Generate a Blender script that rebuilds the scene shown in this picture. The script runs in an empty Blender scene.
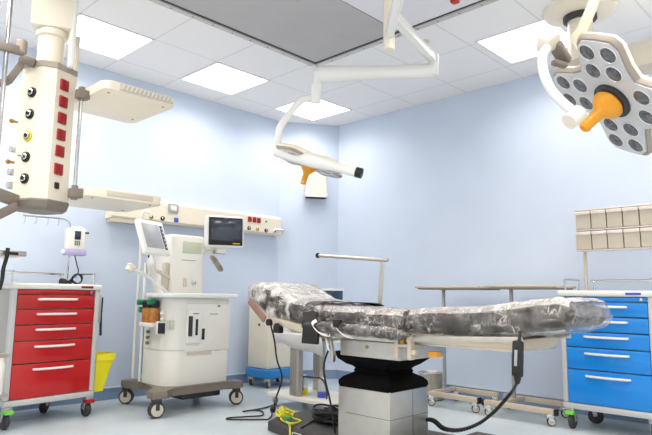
import bpy, bmesh, math, random
from mathutils import Vector, Matrix, noise
random.seed(7)
SC = bpy.context.scene
COL = SC.collection
PI = math.pi
V3 = Vector

# ------------------------------------------------------------------ camera
FPX, CY = 585.76, 217.5
PITCH, ROLL, YAW, EYE = .1340, -.0133, -.0141, 0.93


def cam_axes():
    c, s = math.cos(YAW), math.sin(YAW)
    A = Matrix(((c, s, 0), (-s, c, 0), (0, 0, 1)))
    c, s = math.cos(PITCH), math.sin(PITCH)
    B = Matrix(((1, 0, 0), (0, c, s), (0, -s, c)))
    c, s = math.cos(ROLL), math.sin(ROLL)
    Cc = Matrix(((c, 0, -s), (0, 1, 0), (s, 0, c)))
    r = 2 ** -.5
    T = Matrix(((r, -r, 0), (r, r, 0), (0, 0, 1)))
    return Cc @ B @ A @ T


CM = cam_axes()
RIGHT, FWD, UP = CM[0].copy(), CM[1].copy(), CM[2].copy()
cam_data = bpy.data.cameras.new('camera')
cam_data.sensor_width = 36
cam_data.lens = FPX / 652 * 36
cam_data.clip_start = .05
cam = bpy.data.objects.new('camera', cam_data)
COL.objects.link(cam)
cam.matrix_world = Matrix((
    (RIGHT.x, UP.x, -FWD.x, 0), (RIGHT.y, UP.y, -FWD.y, 0), (RIGHT.z, UP.z, -FWD.z, EYE), (0, 0, 0, 1)))
SC.camera = cam


def ray(px, py):
    return CM.transposed() @ V3(((px - 326) / FPX, 1, -(py - CY) / FPX))


def at(px, py, d): return ray(px, py) * d + V3((0, 0, EYE))
def onx(px, py, x): r = ray(px, py); return r * (x / r.x) + V3((0, 0, EYE))
def ony(px, py, y): r = ray(px, py); return r * (y / r.y) + V3((0, 0, EYE))
def onz(px, py, z): r = ray(px, py); return r * ((z - EYE) / r.z) + V3((0, 0, EYE))


# ------------------------------------------------------------------ materials
def lin(c):
    f = lambda u: (u / 12.92 if u <= .04045 else ((u + .055) / 1.055) ** 2.4)
    return (f(c[0] / 255), f(c[1] / 255), f(c[2] / 255), 1)


def mat(name, rgb, rough=.5, metal=0., coat=0., spec=.5, noise_amt=0., scale=30, bump=0., bscale=200, emit=None, trans=0., alpha=1.):
    m = bpy.data.materials.new(name)
    m.use_nodes = True
    nt = m.node_tree
    b = nt.nodes['Principled BSDF']
    b.inputs['Base Color'].default_value = lin(rgb)
    b.inputs['Roughness'].default_value = rough
    b.inputs['Metallic'].default_value = metal
    b.inputs['Coat Weight'].default_value = coat
    b.inputs['Specular IOR Level'].default_value = spec
    b.inputs['Transmission Weight'].default_value = trans
    b.inputs['Alpha'].default_value = alpha
    tc = nt.nodes.new('ShaderNodeTexCoord')
    if noise_amt:
        n = nt.nodes.new('ShaderNodeTexNoise')
        n.inputs['Scale'].default_value = scale
        n.inputs['Detail'].default_value = 6
        nt.links.new(tc.outputs['Object'], n.inputs['Vector'])
        r = nt.nodes.new('ShaderNodeValToRGB')
        c = lin(rgb)
        r.color_ramp.elements[0].position = .3
        r.color_ramp.elements[1].position = .7
        r.color_ramp.elements[0].color = tuple(max(0, x * (1 - noise_amt)) for x in c[:3]) + (1,)
        r.color_ramp.elements[1].color = tuple(min(1, x * (1 + noise_amt)) for x in c[:3]) + (1,)
        nt.links.new(n.outputs['Fac'], r.inputs['Fac'])
        nt.links.new(r.outputs['Color'], b.inputs['Base Color'])
    if bump:
        n = nt.nodes.new('ShaderNodeTexNoise')
        n.inputs['Scale'].default_value = bscale
        n.inputs['Detail'].default_value = 4
        nt.links.new(tc.outputs['Object'], n.inputs['Vector'])
        bp = nt.nodes.new('ShaderNodeBump')
        bp.inputs['Strength'].default_value = bump
        bp.inputs['Distance'].default_value = .01
        nt.links.new(n.outputs['Fac'], bp.inputs['Height'])
        nt.links.new(bp.outputs['Normal'], b.inputs['Normal'])
    if emit:
        b.inputs['Emission Color'].default_value = lin(emit[0])
        b.inputs['Emission Strength'].default_value = emit[1]
    return m


M = {}
M['wall'] = mat('painted_wall', (205, 218, 237), .55, noise_amt=.02, scale=3)
M['wall_rear'] = mat('painted_wall_rear', (236, 238, 240), .6, noise_amt=.02, scale=3)
M['baseboard'] = mat('baseboard_vinyl', (128, 152, 184), .4, noise_amt=.05)
M['base_lip'] = mat('baseboard_lip', (205, 212, 216), .4)
M['light_frame'] = mat('lamp_frame', (235, 236, 238), .5)
M['diffuser'] = mat('lamp_diffuser', (255, 255, 255), .5, emit=((255, 253, 249), 2.2))
M['alu'] = mat('aluminium', (186, 184, 180), .35, .85, noise_amt=.05, scale=60)
M['canopy_trim'] = mat('canopy_trim', (196, 195, 192), .45, .3)
M['canopy_gap'] = mat('canopy_gap', (70, 66, 62), .8)
M['screen_mesh'] = mat('canopy_screen', (182, 180, 182), .8, noise_amt=.03, scale=4)
M['blank'] = mat('canopy_blank', (230, 228, 234), .6)
M['cream'] = mat('cream_plastic', (236, 227, 208), .38, coat=.15, noise_amt=.015, scale=8)
M['cream_dark'] = mat('cream_shade_plastic', (206, 198, 182), .45)
M['white'] = mat('white_enamel', (236, 236, 232), .3, coat=.25)
M['offwhite'] = mat('offwhite_plastic', (232, 230, 222), .4)
M['taupe'] = mat('taupe_casting', (126, 116, 106), .5, noise_amt=.04)
M['taupe_l'] = mat('light_taupe_casting', (160, 150, 138), .5)
M['red'] = mat('red_enamel', (186, 4, 8), .32, coat=.3)
M['redsock'] = mat('red_socket_plastic', (158, 20, 28), .4)
M['blue'] = mat('blue_enamel', (0, 134, 222), .32, coat=.3)
M['bluebase'] = mat('blue_plastic', (40, 128, 196), .35)
M['yellow'] = mat('yellow_plastic', (238, 226, 22), .4)
M['yellowd'] = mat('yellow_outlet', (214, 196, 40), .4)
M['green'] = mat('green_plastic', (20, 130, 90), .4)
M['lime'] = mat('lime_plastic', (120, 214, 70), .4)
M['orange'] = mat('orange_handle', (236, 158, 16), .38, coat=.2)
M['amber'] = mat('amber_liquid', (176, 112, 18), .2, coat=.5, noise_amt=.25, scale=40)
M['steel'] = mat('brushed_steel', (196, 190, 180), .32, .9, noise_amt=.06, scale=20)
M['steel_w'] = mat('satin_steel_panel', (190, 186, 178), .38, .75, noise_amt=.06, scale=9)
M['chrome'] = mat('chrome', (205, 205, 205), .15, 1.0)
M['beige_metal'] = mat('beige_metal', (206, 194, 174), .4, .3)
M['postgrey'] = mat('cart_grey', (196, 196, 196), .42, .1)
M['cartside'] = mat('cart_side', (176, 172, 164), .5)
M['black'] = mat('black_rubber', (16, 15, 16), .5, noise_amt=.2)
M['bellows'] = mat('bellows_fabric', (6, 5, 5), .85, noise_amt=.3, scale=80, bump=.2, spec=.12)
M['darkgrey'] = mat('dark_grey_plastic', (52, 51, 52), .45)
M['basegrey'] = mat('table_base_grey', (62, 59, 58), .5, noise_amt=.08, scale=25)
M['tyre'] = mat('caster_tyre', (58, 56, 56), .6)
M['hub'] = mat('caster_hub', (208, 200, 184), .45)
M['cushion'] = mat('cushion_vinyl', (40, 35, 32), .5, noise_amt=.15, scale=20)
M['screen_dark'] = mat('screen_dark', (52, 60, 74), .14, coat=.4)
M['screen_grey'] = mat('screen_grey', (168, 172, 178), .35, noise_amt=.03)
M['lcd'] = mat('lcd_green', (206, 212, 190), .3)
M['lilac'] = mat('lilac_plastic', (176, 170, 214), .4)
M['navy'] = mat('navy_panel', (34, 62, 92), .35)
M['navy_d'] = mat('navy_button', (10, 20, 50), .3)
M['brass'] = mat('brass', (170, 134, 70), .35, .8)
M['drape'] = mat('white_drape', (232, 230, 228), .7, bump=.4, bscale=25)
M['headplate'] = mat('brown_hinge_plate', (150, 118, 104), .45, .2)
M['tan'] = mat('tan_frame', (200, 186, 164), .45, .05)
M['bin_face'] = mat('bin_face', (194, 186, 170), .35, noise_amt=.04, scale=15)
M['bin_edge'] = mat('bin_edge', (222, 214, 206), .4)
M['lensplate'] = mat('lens_plate', (202, 203, 206), .3, coat=.4)
M['reflector'] = mat('lens_reflector', (120, 122, 128), .18, .7, noise_amt=.35, scale=45)
M['lensrim'] = mat('lens_rim', (226, 226, 226), .25, .3)
M['wire_y'] = mat('earth_wire', (214, 208, 40), .45, noise_amt=.2, scale=50)
M['text'] = mat('dark_print', (40, 40, 44), .6)
M['text_b'] = mat('grey_print', (120, 126, 130), .6)
M['plate_blue'] = mat('label_blue', (70, 90, 190), .4)
M['plate_red'] = mat('label_red', (150, 14, 18), .4)
M['jar'] = mat('clear_jar', (225, 232, 236), .12, alpha=.45)
M['led'] = mat('green_led', (60, 170, 90), .4)


def floor_material():
    m = mat('floor_vinyl', (186, 205, 213), .3, spec=.45)
    nt = m.node_tree
    b = nt.nodes['Principled BSDF']
    tc = nt.nodes.new('ShaderNodeTexCoord')
    n = nt.nodes.new('ShaderNodeTexNoise'); n.inputs['Scale'].default_value = 2.2; n.inputs['Detail'].default_value = 8
    v = nt.nodes.new('ShaderNodeTexVoronoi'); v.inputs['Scale'].default_value = 160
    r = nt.nodes.new('ShaderNodeValToRGB')
    r.color_ramp.elements[0].position = .35; r.color_ramp.elements[0].color = lin((188, 202, 209))
    r.color_ramp.elements[1].position = .68; r.color_ramp.elements[1].color = lin((204, 214, 219))
    mx = nt.nodes.new('ShaderNodeMix'); mx.data_type = 'RGBA'; mx.blend_type = 'MULTIPLY'; mx.inputs[0].default_value = .06
    nt.links.new(tc.outputs['Object'], n.inputs['Vector']); nt.links.new(tc.outputs['Object'], v.inputs['Vector'])
    nt.links.new(n.outputs['Fac'], r.inputs['Fac'])
    nt.links.new(r.outputs['Color'], mx.inputs[6]); nt.links.new(v.outputs['Color'], mx.inputs[7])
    nt.links.new(mx.outputs[2], b.inputs['Base Color'])
    return m


def ceiling_material():
    """white lay-in tiles: thin grid lines every 0.61 m"""
    m = mat('ceiling_tiles', (222, 223, 226), .7)
    nt = m.node_tree
    b = nt.nodes['Principled BSDF']
    g = nt.nodes.new('ShaderNodeNewGeometry')
    sx = nt.nodes.new('ShaderNodeSeparateXYZ'); nt.links.new(g.outputs['Position'], sx.inputs[0])

    def mth(op, a, bb=None):
        n = nt.nodes.new('ShaderNodeMath'); n.operation = op
        for i, q in enumerate((a, bb)):
            if q is None: continue
            if isinstance(q, (int, float)): n.inputs[i].default_value = q
            else: nt.links.new(q, n.inputs[i])
        return n.outputs[0]
    res = []
    for ax, off in (('X', 1.655), ('Y', 4.168)):
        p = mth('DIVIDE', mth('SUBTRACT', sx.outputs[ax], off), .607)
        fr = mth('FRACT', mth('ADD', p, 100.5))
        d = mth('ABSOLUTE', mth('SUBTRACT', fr, .5))
        res.append(mth('LESS_THAN', d, .010))
    line = mth('MAXIMUM', res[0], res[1])
    n = nt.nodes.new('ShaderNodeTexNoise'); n.inputs['Scale'].default_value = 6
    nt.links.new(g.outputs['Position'], n.inputs['Vector'])
    mx = nt.nodes.new('ShaderNodeMix'); mx.data_type = 'RGBA'
    mx.inputs[6].default_value = lin((240, 239, 240)); mx.inputs[7].default_value = lin((219, 219, 221))
    nt.links.new(line, mx.inputs[0])
    nt.links.new(mx.outputs[2], b.inputs['Base Color'])
    return m


def plastic_material(name, haze):
    """thin clear wrinkled polythene: see-through, hazy, with gloss, and glints painted white along the creases"""
    m = bpy.data.materials.new(name); m.use_nodes = True
    nt = m.node_tree
    for n in list(nt.nodes): nt.nodes.remove(n)
    N, L = nt.nodes.new, nt.links.new
    out = N('ShaderNodeOutputMaterial')
    tc = N('ShaderNodeTexCoord')

    def mth(op, a, b=None, clamp=False):
        n = N('ShaderNodeMath'); n.operation = op; n.use_clamp = clamp
        for i, q in enumerate((a, b)):
            if q is None: continue
            if isinstance(q, (int, float)): n.inputs[i].default_value = q
            else: L(q, n.inputs[i])
        return n.outputs[0]

    def ridge(rot, sc, scale, width, seed):
        mp = N('ShaderNodeMapping'); mp.inputs['Scale'].default_value = sc; mp.inputs['Rotation'].default_value = rot; mp.inputs['Location'].default_value = (seed, seed * .7, 0)
        L(tc.outputs['Object'], mp.inputs['Vector'])
        n = N('ShaderNodeTexNoise'); n.inputs['Scale'].default_value = scale; n.inputs['Detail'].default_value = 2; n.inputs['Distortion'].default_value = .3
        L(mp.outputs['Vector'], n.inputs['Vector'])
        d = mth('ABSOLUTE', mth('SUBTRACT', n.outputs['Fac'], .5))
        return mth('POWER', mth('SUBTRACT', 1.0, mth('DIVIDE', d, width), True), 2.0), n.outputs['Fac']
    r1, n1 = ridge((.3, .2, .5), (3.2, .8, 2.0), 5, .045, 0)
    r2, n2 = ridge((.1, .6, -.7), (1.0, 3.6, 1.4), 6, .04, 3)
    r3, n3 = ridge((.7, .1, .2), (2.0, 2.0, 4.0), 9, .05, 8)
    mk = N('ShaderNodeTexNoise'); mk.inputs['Scale'].default_value = 7; mk.inputs['Detail'].default_value = 2
    L(tc.outputs['Object'], mk.inputs['Vector'])
    mask = mth('MULTIPLY', mth('SUBTRACT', mk.outputs['Fac'], .38), 3.2, True)
    lines = mth('MULTIPLY', mth('MAXIMUM', mth('MAXIMUM', r1, r2), mth('MULTIPLY', r3, .7)), mask)  # white streaks painted in for highlights on the folds
    mp4 = N('ShaderNodeMapping'); mp4.inputs['Scale'].default_value = (1.0, 2.2, 1.6); mp4.inputs['Rotation'].default_value = (.4, .2, .8)
    L(tc.outputs['Object'], mp4.inputs['Vector'])
    big = N('ShaderNodeTexNoise'); big.inputs['Scale'].default_value = 4.5; big.inputs['Detail'].default_value = 1; big.inputs['Distortion'].default_value = .6
    L(mp4.outputs['Vector'], big.inputs['Vector'])
    patch = mth('MULTIPLY', mth('SUBTRACT', big.outputs['Fac'], .46), 5.0, True)
    fac = mth('ADD', mth('MULTIPLY', lines, .55), mth('ADD', mth('MULTIPLY', patch, haze), .02), True)
    hgt = mth('ADD', mth('ADD', n1, n2), mth('MULTIPLY', n3, .25))
    bp = N('ShaderNodeBump'); bp.inputs['Strength'].default_value = 1.0; bp.inputs['Distance'].default_value = .035
    L(hgt, bp.inputs['Height'])
    tr = N('ShaderNodeBsdfTransparent'); tr.inputs['Color'].default_value = (.97, .96, .95, 1)
    df = N('ShaderNodeBsdfPrincipled')
    df.inputs['Base Color'].default_value = lin((240, 234, 228)); df.inputs['Roughness'].default_value = .3
    L(bp.outputs['Normal'], df.inputs['Normal'])
    gl = N('ShaderNodeBsdfGlossy'); gl.inputs['Roughness'].default_value = .2
    L(bp.outputs['Normal'], gl.inputs['Normal'])
    lw = N('ShaderNodeLayerWeight'); lw.inputs['Blend'].default_value = .5
    L(bp.outputs['Normal'], lw.inputs['Normal'])
    gf = mth('ADD', mth('MULTIPLY', mth('POWER', lw.outputs['Facing'], 3.2), .5), .03, True)
    m1, m2 = N('ShaderNodeMixShader'), N('ShaderNodeMixShader')
    L(fac, m1.inputs[0]); L(tr.outputs[0], m1.inputs[1]); L(df.outputs[0], m1.inputs[2])
    L(gf, m2.inputs[0]); L(m1.outputs[0], m2.inputs[1]); L(gl.outputs[0], m2.inputs[2])
    L(m2.outputs[0], out.inputs['Surface'])
    return m


M['floor'] = floor_material()
M['ceiling'] = ceiling_material()
M['film'] = plastic_material('polythene_film', .10)
M['film_head'] = plastic_material('folded_polythene_film', .60)


# ------------------------------------------------------------------ mesh builder
class MB:
    def __init__(self): self.bm = bmesh.new()

    def _add(self, verts, faces):
        vs = [self.bm.verts.new(v) for v in verts]
        for f in faces:
            try: self.bm.faces.new([vs[i] for i in f])
            except ValueError: pass
        return vs

    def box(self, x0, x1, y0, y1, z0, z1, bev=0., mtx=None, seg=2):
        b = bmesh.new()
        P = [(x0, y0, z0), (x1, y0, z0), (x1, y1, z0), (x0, y1, z0), (x0, y0, z1), (x1, y0, z1), (x1, y1, z1), (x0, y1, z1)]
        vs = [b.verts.new(p) for p in P]
        for f in ((0, 3, 2, 1), (4, 5, 6, 7), (0, 1, 5, 4), (1, 2, 6, 5), (2, 3, 7, 6), (3, 0, 4, 7)):
            b.faces.new([vs[i] for i in f])
        if bev:
            bmesh.ops.bevel(b, geom=list(b.edges), offset=bev, segments=seg, affect='EDGES', profile=.5)
        if mtx is not None: b.transform(mtx)
        self.merge(b)
        return self

    def merge(self, b):
        b.verts.ensure_lookup_table()
        mp = {v: self.bm.verts.new(v.co) for v in b.verts}
        for f in b.faces: self.bm.faces.new([mp[v] for v in f.verts])
        b.free()

    def loft(self, rings, cap=True, closed=True):
        n = len(rings[0])
        vs = [[self.bm.verts.new(p) for p in r] for r in rings]
        for a, b in zip(vs[:-1], vs[1:]):
            for i in range(n if closed else n - 1):
                j = (i + 1) % n
                self.bm.faces.new((a[i], a[j], b[j], b[i]))
        if cap and closed:
            self.bm.faces.new(list(reversed(vs[0])))
            self.bm.faces.new(vs[-1])
        return self

    def tube(self, pts, r, n=10, cap=True):
        pts = [V3(p) for p in pts]
        rs = r if isinstance(r, (list, tuple)) else [r] * len(pts)
        tang = []
        for i in range(len(pts)):
            a = pts[max(0, i - 1)]; b = pts[min(len(pts) - 1, i + 1)]
            t = b - a
            tang.append(t.normalized() if t.length > 1e-9 else V3((0, 0, 1)))
        t0 = tang[0]
        up = V3((0, 0, 1)) if abs(t0.z) < .9 else V3((1, 0, 0))
        nrm = (up - t0 * up.dot(t0)).normalized()
        rings = []
        for p, t, rr in zip(pts, tang, rs):
            nrm = (nrm - t * nrm.dot(t)).normalized()
            bi = t.cross(nrm)
            rings.append([p + (nrm * math.cos(2 * PI * k / n) + bi * math.sin(2 * PI * k / n)) * rr for k in range(n)])
        return self.loft(rings, cap)

    def cyl(self, p0, p1, r, n=20, r2=None):
        return self.tube([p0, p1], [r, r if r2 is None else r2], n)

    def bar(self, p0, p1, w, h, bev=0., up=(0, 0, 1)):
        """rectangular bar from p0 to p1, width w (sideways), height h (towards up)"""
        p0, p1 = V3(p0), V3(p1); d = p1 - p0; L = d.length; d.normalize()
        u = V3(up); u = (u - d * u.dot(d))
        if u.length < 1e-5: u = V3((1, 0, 0))
        u.normalize(); s = d.cross(u)
        m = Matrix(((d.x, s.x, u.x, p0.x), (d.y, s.y, u.y, p0.y), (d.z, s.z, u.z, p0.z), (0, 0, 0, 1)))
        return self.box(0, L, -w / 2, w / 2, -h / 2, h / 2, bev, m)

    def prism(self, poly, z0, z1, mtx=None, bev=0.):
        b = bmesh.new()
        lo = [b.verts.new((p[0], p[1], z0)) for p in poly]; hi = [b.verts.new((p[0], p[1], z1)) for p in poly]
        n = len(poly)
        b.faces.new(list(reversed(lo))); b.faces.new(hi)
        for i in range(n):
            j = (i + 1) % n
            b.faces.new((lo[i], lo[j], hi[j], hi[i]))
        if bev:
            es = [e for e in b.edges if abs(e.verts[0].co.z - e.verts[1].co.z) < 1e-7]
            bmesh.ops.bevel(b, geom=es, offset=bev, segments=2, affect='EDGES', profile=.5)
        if mtx is not None: b.transform(mtx)
        self.merge(b)
        return self

    def lathe(self, prof, mtx=None, n=24):
        """prof: (r, z) list, turned about local z"""
        mtx = mtx or Matrix()
        rings = [[mtx @ V3((max(r, 1e-4) * math.cos(2 * PI * k / n), max(r, 1e-4) * math.sin(2 * PI * k / n), z)) for k in range(n)] for r, z in prof]
        return self.loft(rings, True)

    def ball(self, c, r, sub=2, sc=(1, 1, 1)):
        b = bmesh.new()
        bmesh.ops.create_icosphere(b, subdivisions=sub, radius=r)
        b.transform(Matrix.Translation(V3(c)) @ Matrix.Diagonal((sc[0], sc[1], sc[2], 1)))
        self.merge(b)
        return self

    def xf(self, m):
        self.bm.transform(m); return self

    def build(self, name, material, parent=None, local=False, angle=35, origin=None):
        me = bpy.data.meshes.new(name)
        bmesh.ops.recalc_face_normals(self.bm, faces=list(self.bm.faces))
        if parent is not None and not local:
            self.bm.transform(WORLD[parent.name].inverted())
        elif origin is not None:
            self.bm.transform(Matrix.Translation(-V3(origin)))
        self.bm.to_mesh(me); self.bm.free()
        me.materials.append(material)
        for p in me.polygons: p.use_smooth = True
        me.set_sharp_from_angle(angle=math.radians(angle))
        o = bpy.data.objects.new(name, me)
        COL.objects.link(o)
        if parent is not None:
            o.parent = parent
            WORLD[o.name] = WORLD[parent.name]
        else:
            if origin is not None: o.location = origin
            WORLD[o.name] = Matrix.Translation(V3(origin or (0, 0, 0)))
        return o


WORLD = {}


def thing(name, label, cat, loc=(0, 0, 0), rz=0., group=None):
    o = bpy.data.objects.new(name, None)
    o.empty_display_size = .05
    COL.objects.link(o)
    o.location = loc; o.rotation_euler = (0, 0, rz)
    WORLD[o.name] = Matrix.Translation(V3(loc)) @ Matrix.Rotation(rz, 4, 'Z')
    tag(o, label, cat, group)
    return o


def tag(o, label, cat, group=None):
    o['label'] = label; o['category'] = cat
    if group: o['group'] = group
    return o


def struct(o):
    o['kind'] = 'structure'; return o


def rename_children(src, dst):
    pass


def dup(o, parent=None):
    c = o.copy(); COL.objects.link(c); c.parent = parent
    WORLD[c.name] = WORLD[o.name]
    for ch in list(o.children): dup(ch, c)
    return c


def smooth(pts, k=6):
    pts = [V3(p) for p in pts]
    P = [pts[0] * 2 - pts[1]] + pts + [pts[-1] * 2 - pts[-2]]
    out = []
    for i in range(1, len(P) - 2):
        for s in range(k):
            t = s / k
            a, b, c, d = P[i - 1], P[i], P[i + 1], P[i + 2]
            out.append(.5 * ((2 * b) + (c - a) * t + (2 * a - 5 * b + 4 * c - d) * t * t + (3 * b - a - 3 * c + d) * t ** 3))
    out.append(pts[-1])
    return out


def rrect(cx, cy, hx, hy, r, n=5):
    out = []
    for (sx, sy, a0) in ((1, 1, 0), (-1, 1, 90), (-1, -1, 180), (1, -1, 270)):
        for k in range(n + 1):
            a = math.radians(a0 + 90 * k / n)
            out.append((cx + sx * (hx - r) + r * math.cos(a), cy + sy * (hy - r) + r * math.sin(a)))
    return out


def frame_mtx(o, x, y, z):
    return Matrix(((x.x, y.x, z.x, o.x), (x.y, y.y, z.y, o.y), (x.z, y.z, z.z, o.z), (0, 0, 0, 1)))


# ================================================================== ROOM
DX, DY, ZC = 5.04, 5.10, 2.982      # right wall plane, left wall plane, ceiling
X0 = Y0 = -.62
CH = ((4.46, DY), (DX, 4.70))       # chamfered corner


def slab(name, x0, x1, y0, y1, z0, z1, m): return struct(MB().box(x0, x1, y0, y1, z0, z1).build(name, m))


slab('floor', X0 - .1, DX + .1, Y0 - .1, DY + .1, -.1, 0, M['floor'])
slab('ceiling', X0 - .1, DX + .1, Y0 - .1, DY + .1, ZC, ZC + .1, M['ceiling'])
slab('wall_left', X0 - .1, CH[0][0], DY, DY + .1, 0, ZC, M['wall'])
slab('wall_right', DX, DX + .1, Y0 - .1, CH[1][1], 0, ZC, M['wall'])
slab('wall_near', X0 - .1, DX + .1, Y0 - .1, Y0, 0, ZC, M['wall_rear'])
slab('wall_back', X0 - .1, X0, Y0, DY, 0, ZC, M['wall_rear'])
struct(MB().prism([CH[0], CH[1], (DX + .1, 4.70), (DX + .1, DY + .1), (4.46, DY + .1)], 0, ZC).build('wall_corner', M['wall']))
for nm, (a, b) in {'baseboard_left': ((X0, DY), CH[0]), 'baseboard_corner': CH, 'baseboard_right': (CH[1], (DX, Y0))}.items():
    a, b = V3((a[0], a[1], 0)), V3((b[0], b[1], 0))
    d = (b - a).normalized(); n = V3((d.y, -d.x, 0))
    o = struct(MB().bar(a + n * .006 + V3((0, 0, .05)), b + n * .006 + V3((0, 0, .05)), .012, .10).build(nm, M['baseboard']))
    struct(MB().bar(a + n * .009 + V3((0, 0, .104)), b + n * .009 + V3((0, 0, .104)), .018, .010).build('trim_' + nm.split('_')[1], M['base_lip']))

# ------------------------------------------------------------------ ceiling lights
LAMP_W, LAMP_SPREAD = 7.7, 150


def ceiling_light(x, y, label, first=[None, None]):
    if first[0] is None:
        t = thing('ceiling_light', label, 'ceiling light', (x, y, ZC), 0, 'square ceiling light panels')
        f = MB()
        s = .304
        f.box(-s, s, -s, -s + .012, -.008, 0).box(-s, s, s - .012, s, -.008, 0).box(-s, -s + .012, -s, s, -.008, 0).box(s - .012, s, -s, s, -.008, 0)
        f.build('frame', M['light_frame'], t, local=True)
        MB().box(-s + .012, s - .012, -s + .012, s - .012, -.005, -.001).build('diffuser', M['diffuser'], t, local=True)
        ld = bpy.data.lights.new('tube_light', 'AREA')
        ld.shape = 'SQUARE'; ld.size = .57; ld.energy = LAMP_W; ld.spread = math.radians(LAMP_SPREAD); ld.color = (1.0, .91, .825)
        lo = bpy.data.objects.new('lamp', ld); COL.objects.link(lo); lo.parent = t; lo.location = (0, 0, -.012)
        WORLD[lo.name] = WORLD[t.name]
        first[0] = t
        return t
    c = dup(first[0]); c.location = (x, y, ZC); c['label'] = label
    if 'out of picture' in label:          # added unseen panels, set brighter to fill the lower walls
        for ch in c.children:
            if ch.type == 'LIGHT':
                if first[1] is None:
                    first[1] = ch.data.copy(); first[1].energy = LAMP_W * 2.1
                ch.data = first[1]
    return c


ceiling_light(1.955, 4.47, 'square lit ceiling panel beside the housing of the equipment pendant, over the red cart side')
ceiling_light(3.18, 4.47, 'square lit ceiling panel above the wall service trunking, right of the pendant shelf')
ceiling_light(4.37, 4.47, 'square lit ceiling panel near the room corner, behind the small surgical lamp arm')
ceiling_light(4.34, 1.97, 'square lit ceiling panel beside the round pendant flange, behind the big surgical lamp')
ceiling_light(0.75, 4.47, 'added square fill-light panel out of picture by the corner of left and back walls')
ceiling_light(0.45, 3.27, 'added square fill-light panel out of picture by the canopy left side, farther')
ceiling_light(0.45, 2.06, 'added square fill-light panel out of picture by the canopy left side, nearer')
ceiling_light(0.45, 0.5, 'added square fill-light panel out of picture by the viewer')
ceiling_light(1.65, 0.45, 'added square fill-light panel out of picture by the canopy near side, left')
ceiling_light(2.85, 0.45, 'added square fill-light panel out of picture by the canopy near side, right')
ceiling_light(4.34, 0.45, 'added square fill-light panel out of picture by the near end of the right wall')

# ------------------------------------------------------------------ laminar flow canopy
t = thing('ceiling_canopy', 'large grey air canopy screen with aluminium frame in the ceiling', 'air canopy', (2.3, 2.35, ZC))
a, b_, c_, d_ = 1.05, 3.53, 1.10, 3.59
w = .05
f = MB()
for (x0, x1, y0, y1) in ((a, b_, c_, c_ + w), (a, b_, d_ - w, d_), (a, a + w, c_, d_), (b_ - w, b_, c_, d_)):
    f.box(x0, x1, y0, y1, ZC - .022, ZC, .003)
f.build('frame', M['canopy_trim'], t)
g_ = MB()
for (x0, x1, y0, y1) in ((a + w, b_ - w, c_ + w, c_ + w + .018), (a + w, b_ - w, d_ - w - .018, d_ - w), (a + w, a + w + .018, c_ + w, d_ - w), (b_ - w - .018, b_ - w, c_ + w, d_ - w)):
    g_.box(x0, x1, y0, y1, ZC - .012, ZC)
g_.build('shadow_gap', M['canopy_gap'], t)
MB().box(a + w, b_ - w, 2.62, d_ - w, ZC - .008, ZC - .001).build('screen', M['screen_mesh'], t)
MB().box(a + w, b_ - w, c_ + w, 2.60, ZC - .010, ZC - .001).build('blank_panel', M['blank'], t)
for k in range(14):
    x = a + .1 + k * .18
    MB().cyl((x, d_ - .025, ZC - .024), (x, d_ - .025, ZC - .02), .006, 8).build('screw', M['darkgrey'], t)
    MB().cyl((b_ - .025, c_ + .1 + k * .18, ZC - .024), (b_ - .025, c_ + .1 + k * .18, ZC - .02), .006, 8).build('screw', M['darkgrey'], t)
MB().box(b_ - .07, b_ + .02, d_ - .05, d_ + .03, ZC - .035, ZC - .015, .006).build('corner_bracket', M['light_frame'], t)
p = onz(456, 1, ZC - .02)
MB().box(p.x - .03, p.x + .02, p.y - .02, p.y + .03, ZC - .035, ZC - .010, .006).build('red_marker', M['red'], t)

# small sprinkler roses in the ceiling
p = onz(425, 41, ZC)
o = MB().lathe([(.035, 0), (.035, -.008), (.015, -.014), (.012, -.03), (.0, -.032)], Matrix.Translation((p.x, p.y, ZC))).build('ceiling_nozzle', M['cream_dark'], origin=(p.x, p.y, ZC))
tag(o, 'small beige round nozzle on the ceiling beside the jointed lamp arm', 'nozzle')

# ------------------------------------------------------------------ wall unit in the chamfered corner
chd = (V3((CH[1][0], CH[1][1], 0)) - V3((CH[0][0], CH[0][1], 0))).normalized()
chn = V3((chd.y, -chd.x, 0))
if chn.dot(V3((-1, -1, 0))) < 0: chn = -chn
base = V3((4.81, 4.859, 2.075))
mt = frame_mtx(base, chd, chn, V3((0, 0, 1)))
t = thing('wall_speaker', 'white tapered plastic box on the corner wall, just below the small surgical lamp', 'wall unit', base)
MB().loft([[mt @ V3((x, y, z)) for x, y in rrect(0, .055, hw, .055, .03)] for z, hw in ((0, .125), (.02, .132), (.05, .132), (.055, .128), (.20, .118), (.36, .10))]).build('housing', M['cream'], t)
MB().loft([[mt @ V3((x, y, z)) for x, y in rrect(0, .058, hw, .058, .03)] for z, hw in ((.0, .128), (.008, .134), (.045, .134), (.05, .13))]).build('base_rim', M['offwhite'], t)

# ================================================================== WALL SERVICE UNIT
t = thing('medical_supply_unit', 'long cream wall trunking with gas outlets and red sockets behind the anaesthesia machine', 'medical wall unit', (3.39, DY, 1.6))
ux0, ux1, uz0, uz1, uy = 2.38, 4.40, 1.605, 1.825, 4.985
m_ = MB()
prof = [(DY, uz0), (uy + .02, uz0), (uy, uz0 + .02), (uy, uz1 - .035), (uy + .05, uz1), (DY, uz1)]
m_.loft([[V3((x, p[0], p[1])) for p in prof] for x in (ux0, ux1)])
m_.build('housing', M['cream'], t)
MB().box(ux0 + .01, ux0 + .36, uy + .01, DY, uz0 - .035, uz0, .004).build('bottom_rail', M['cream_dark'], t)


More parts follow.
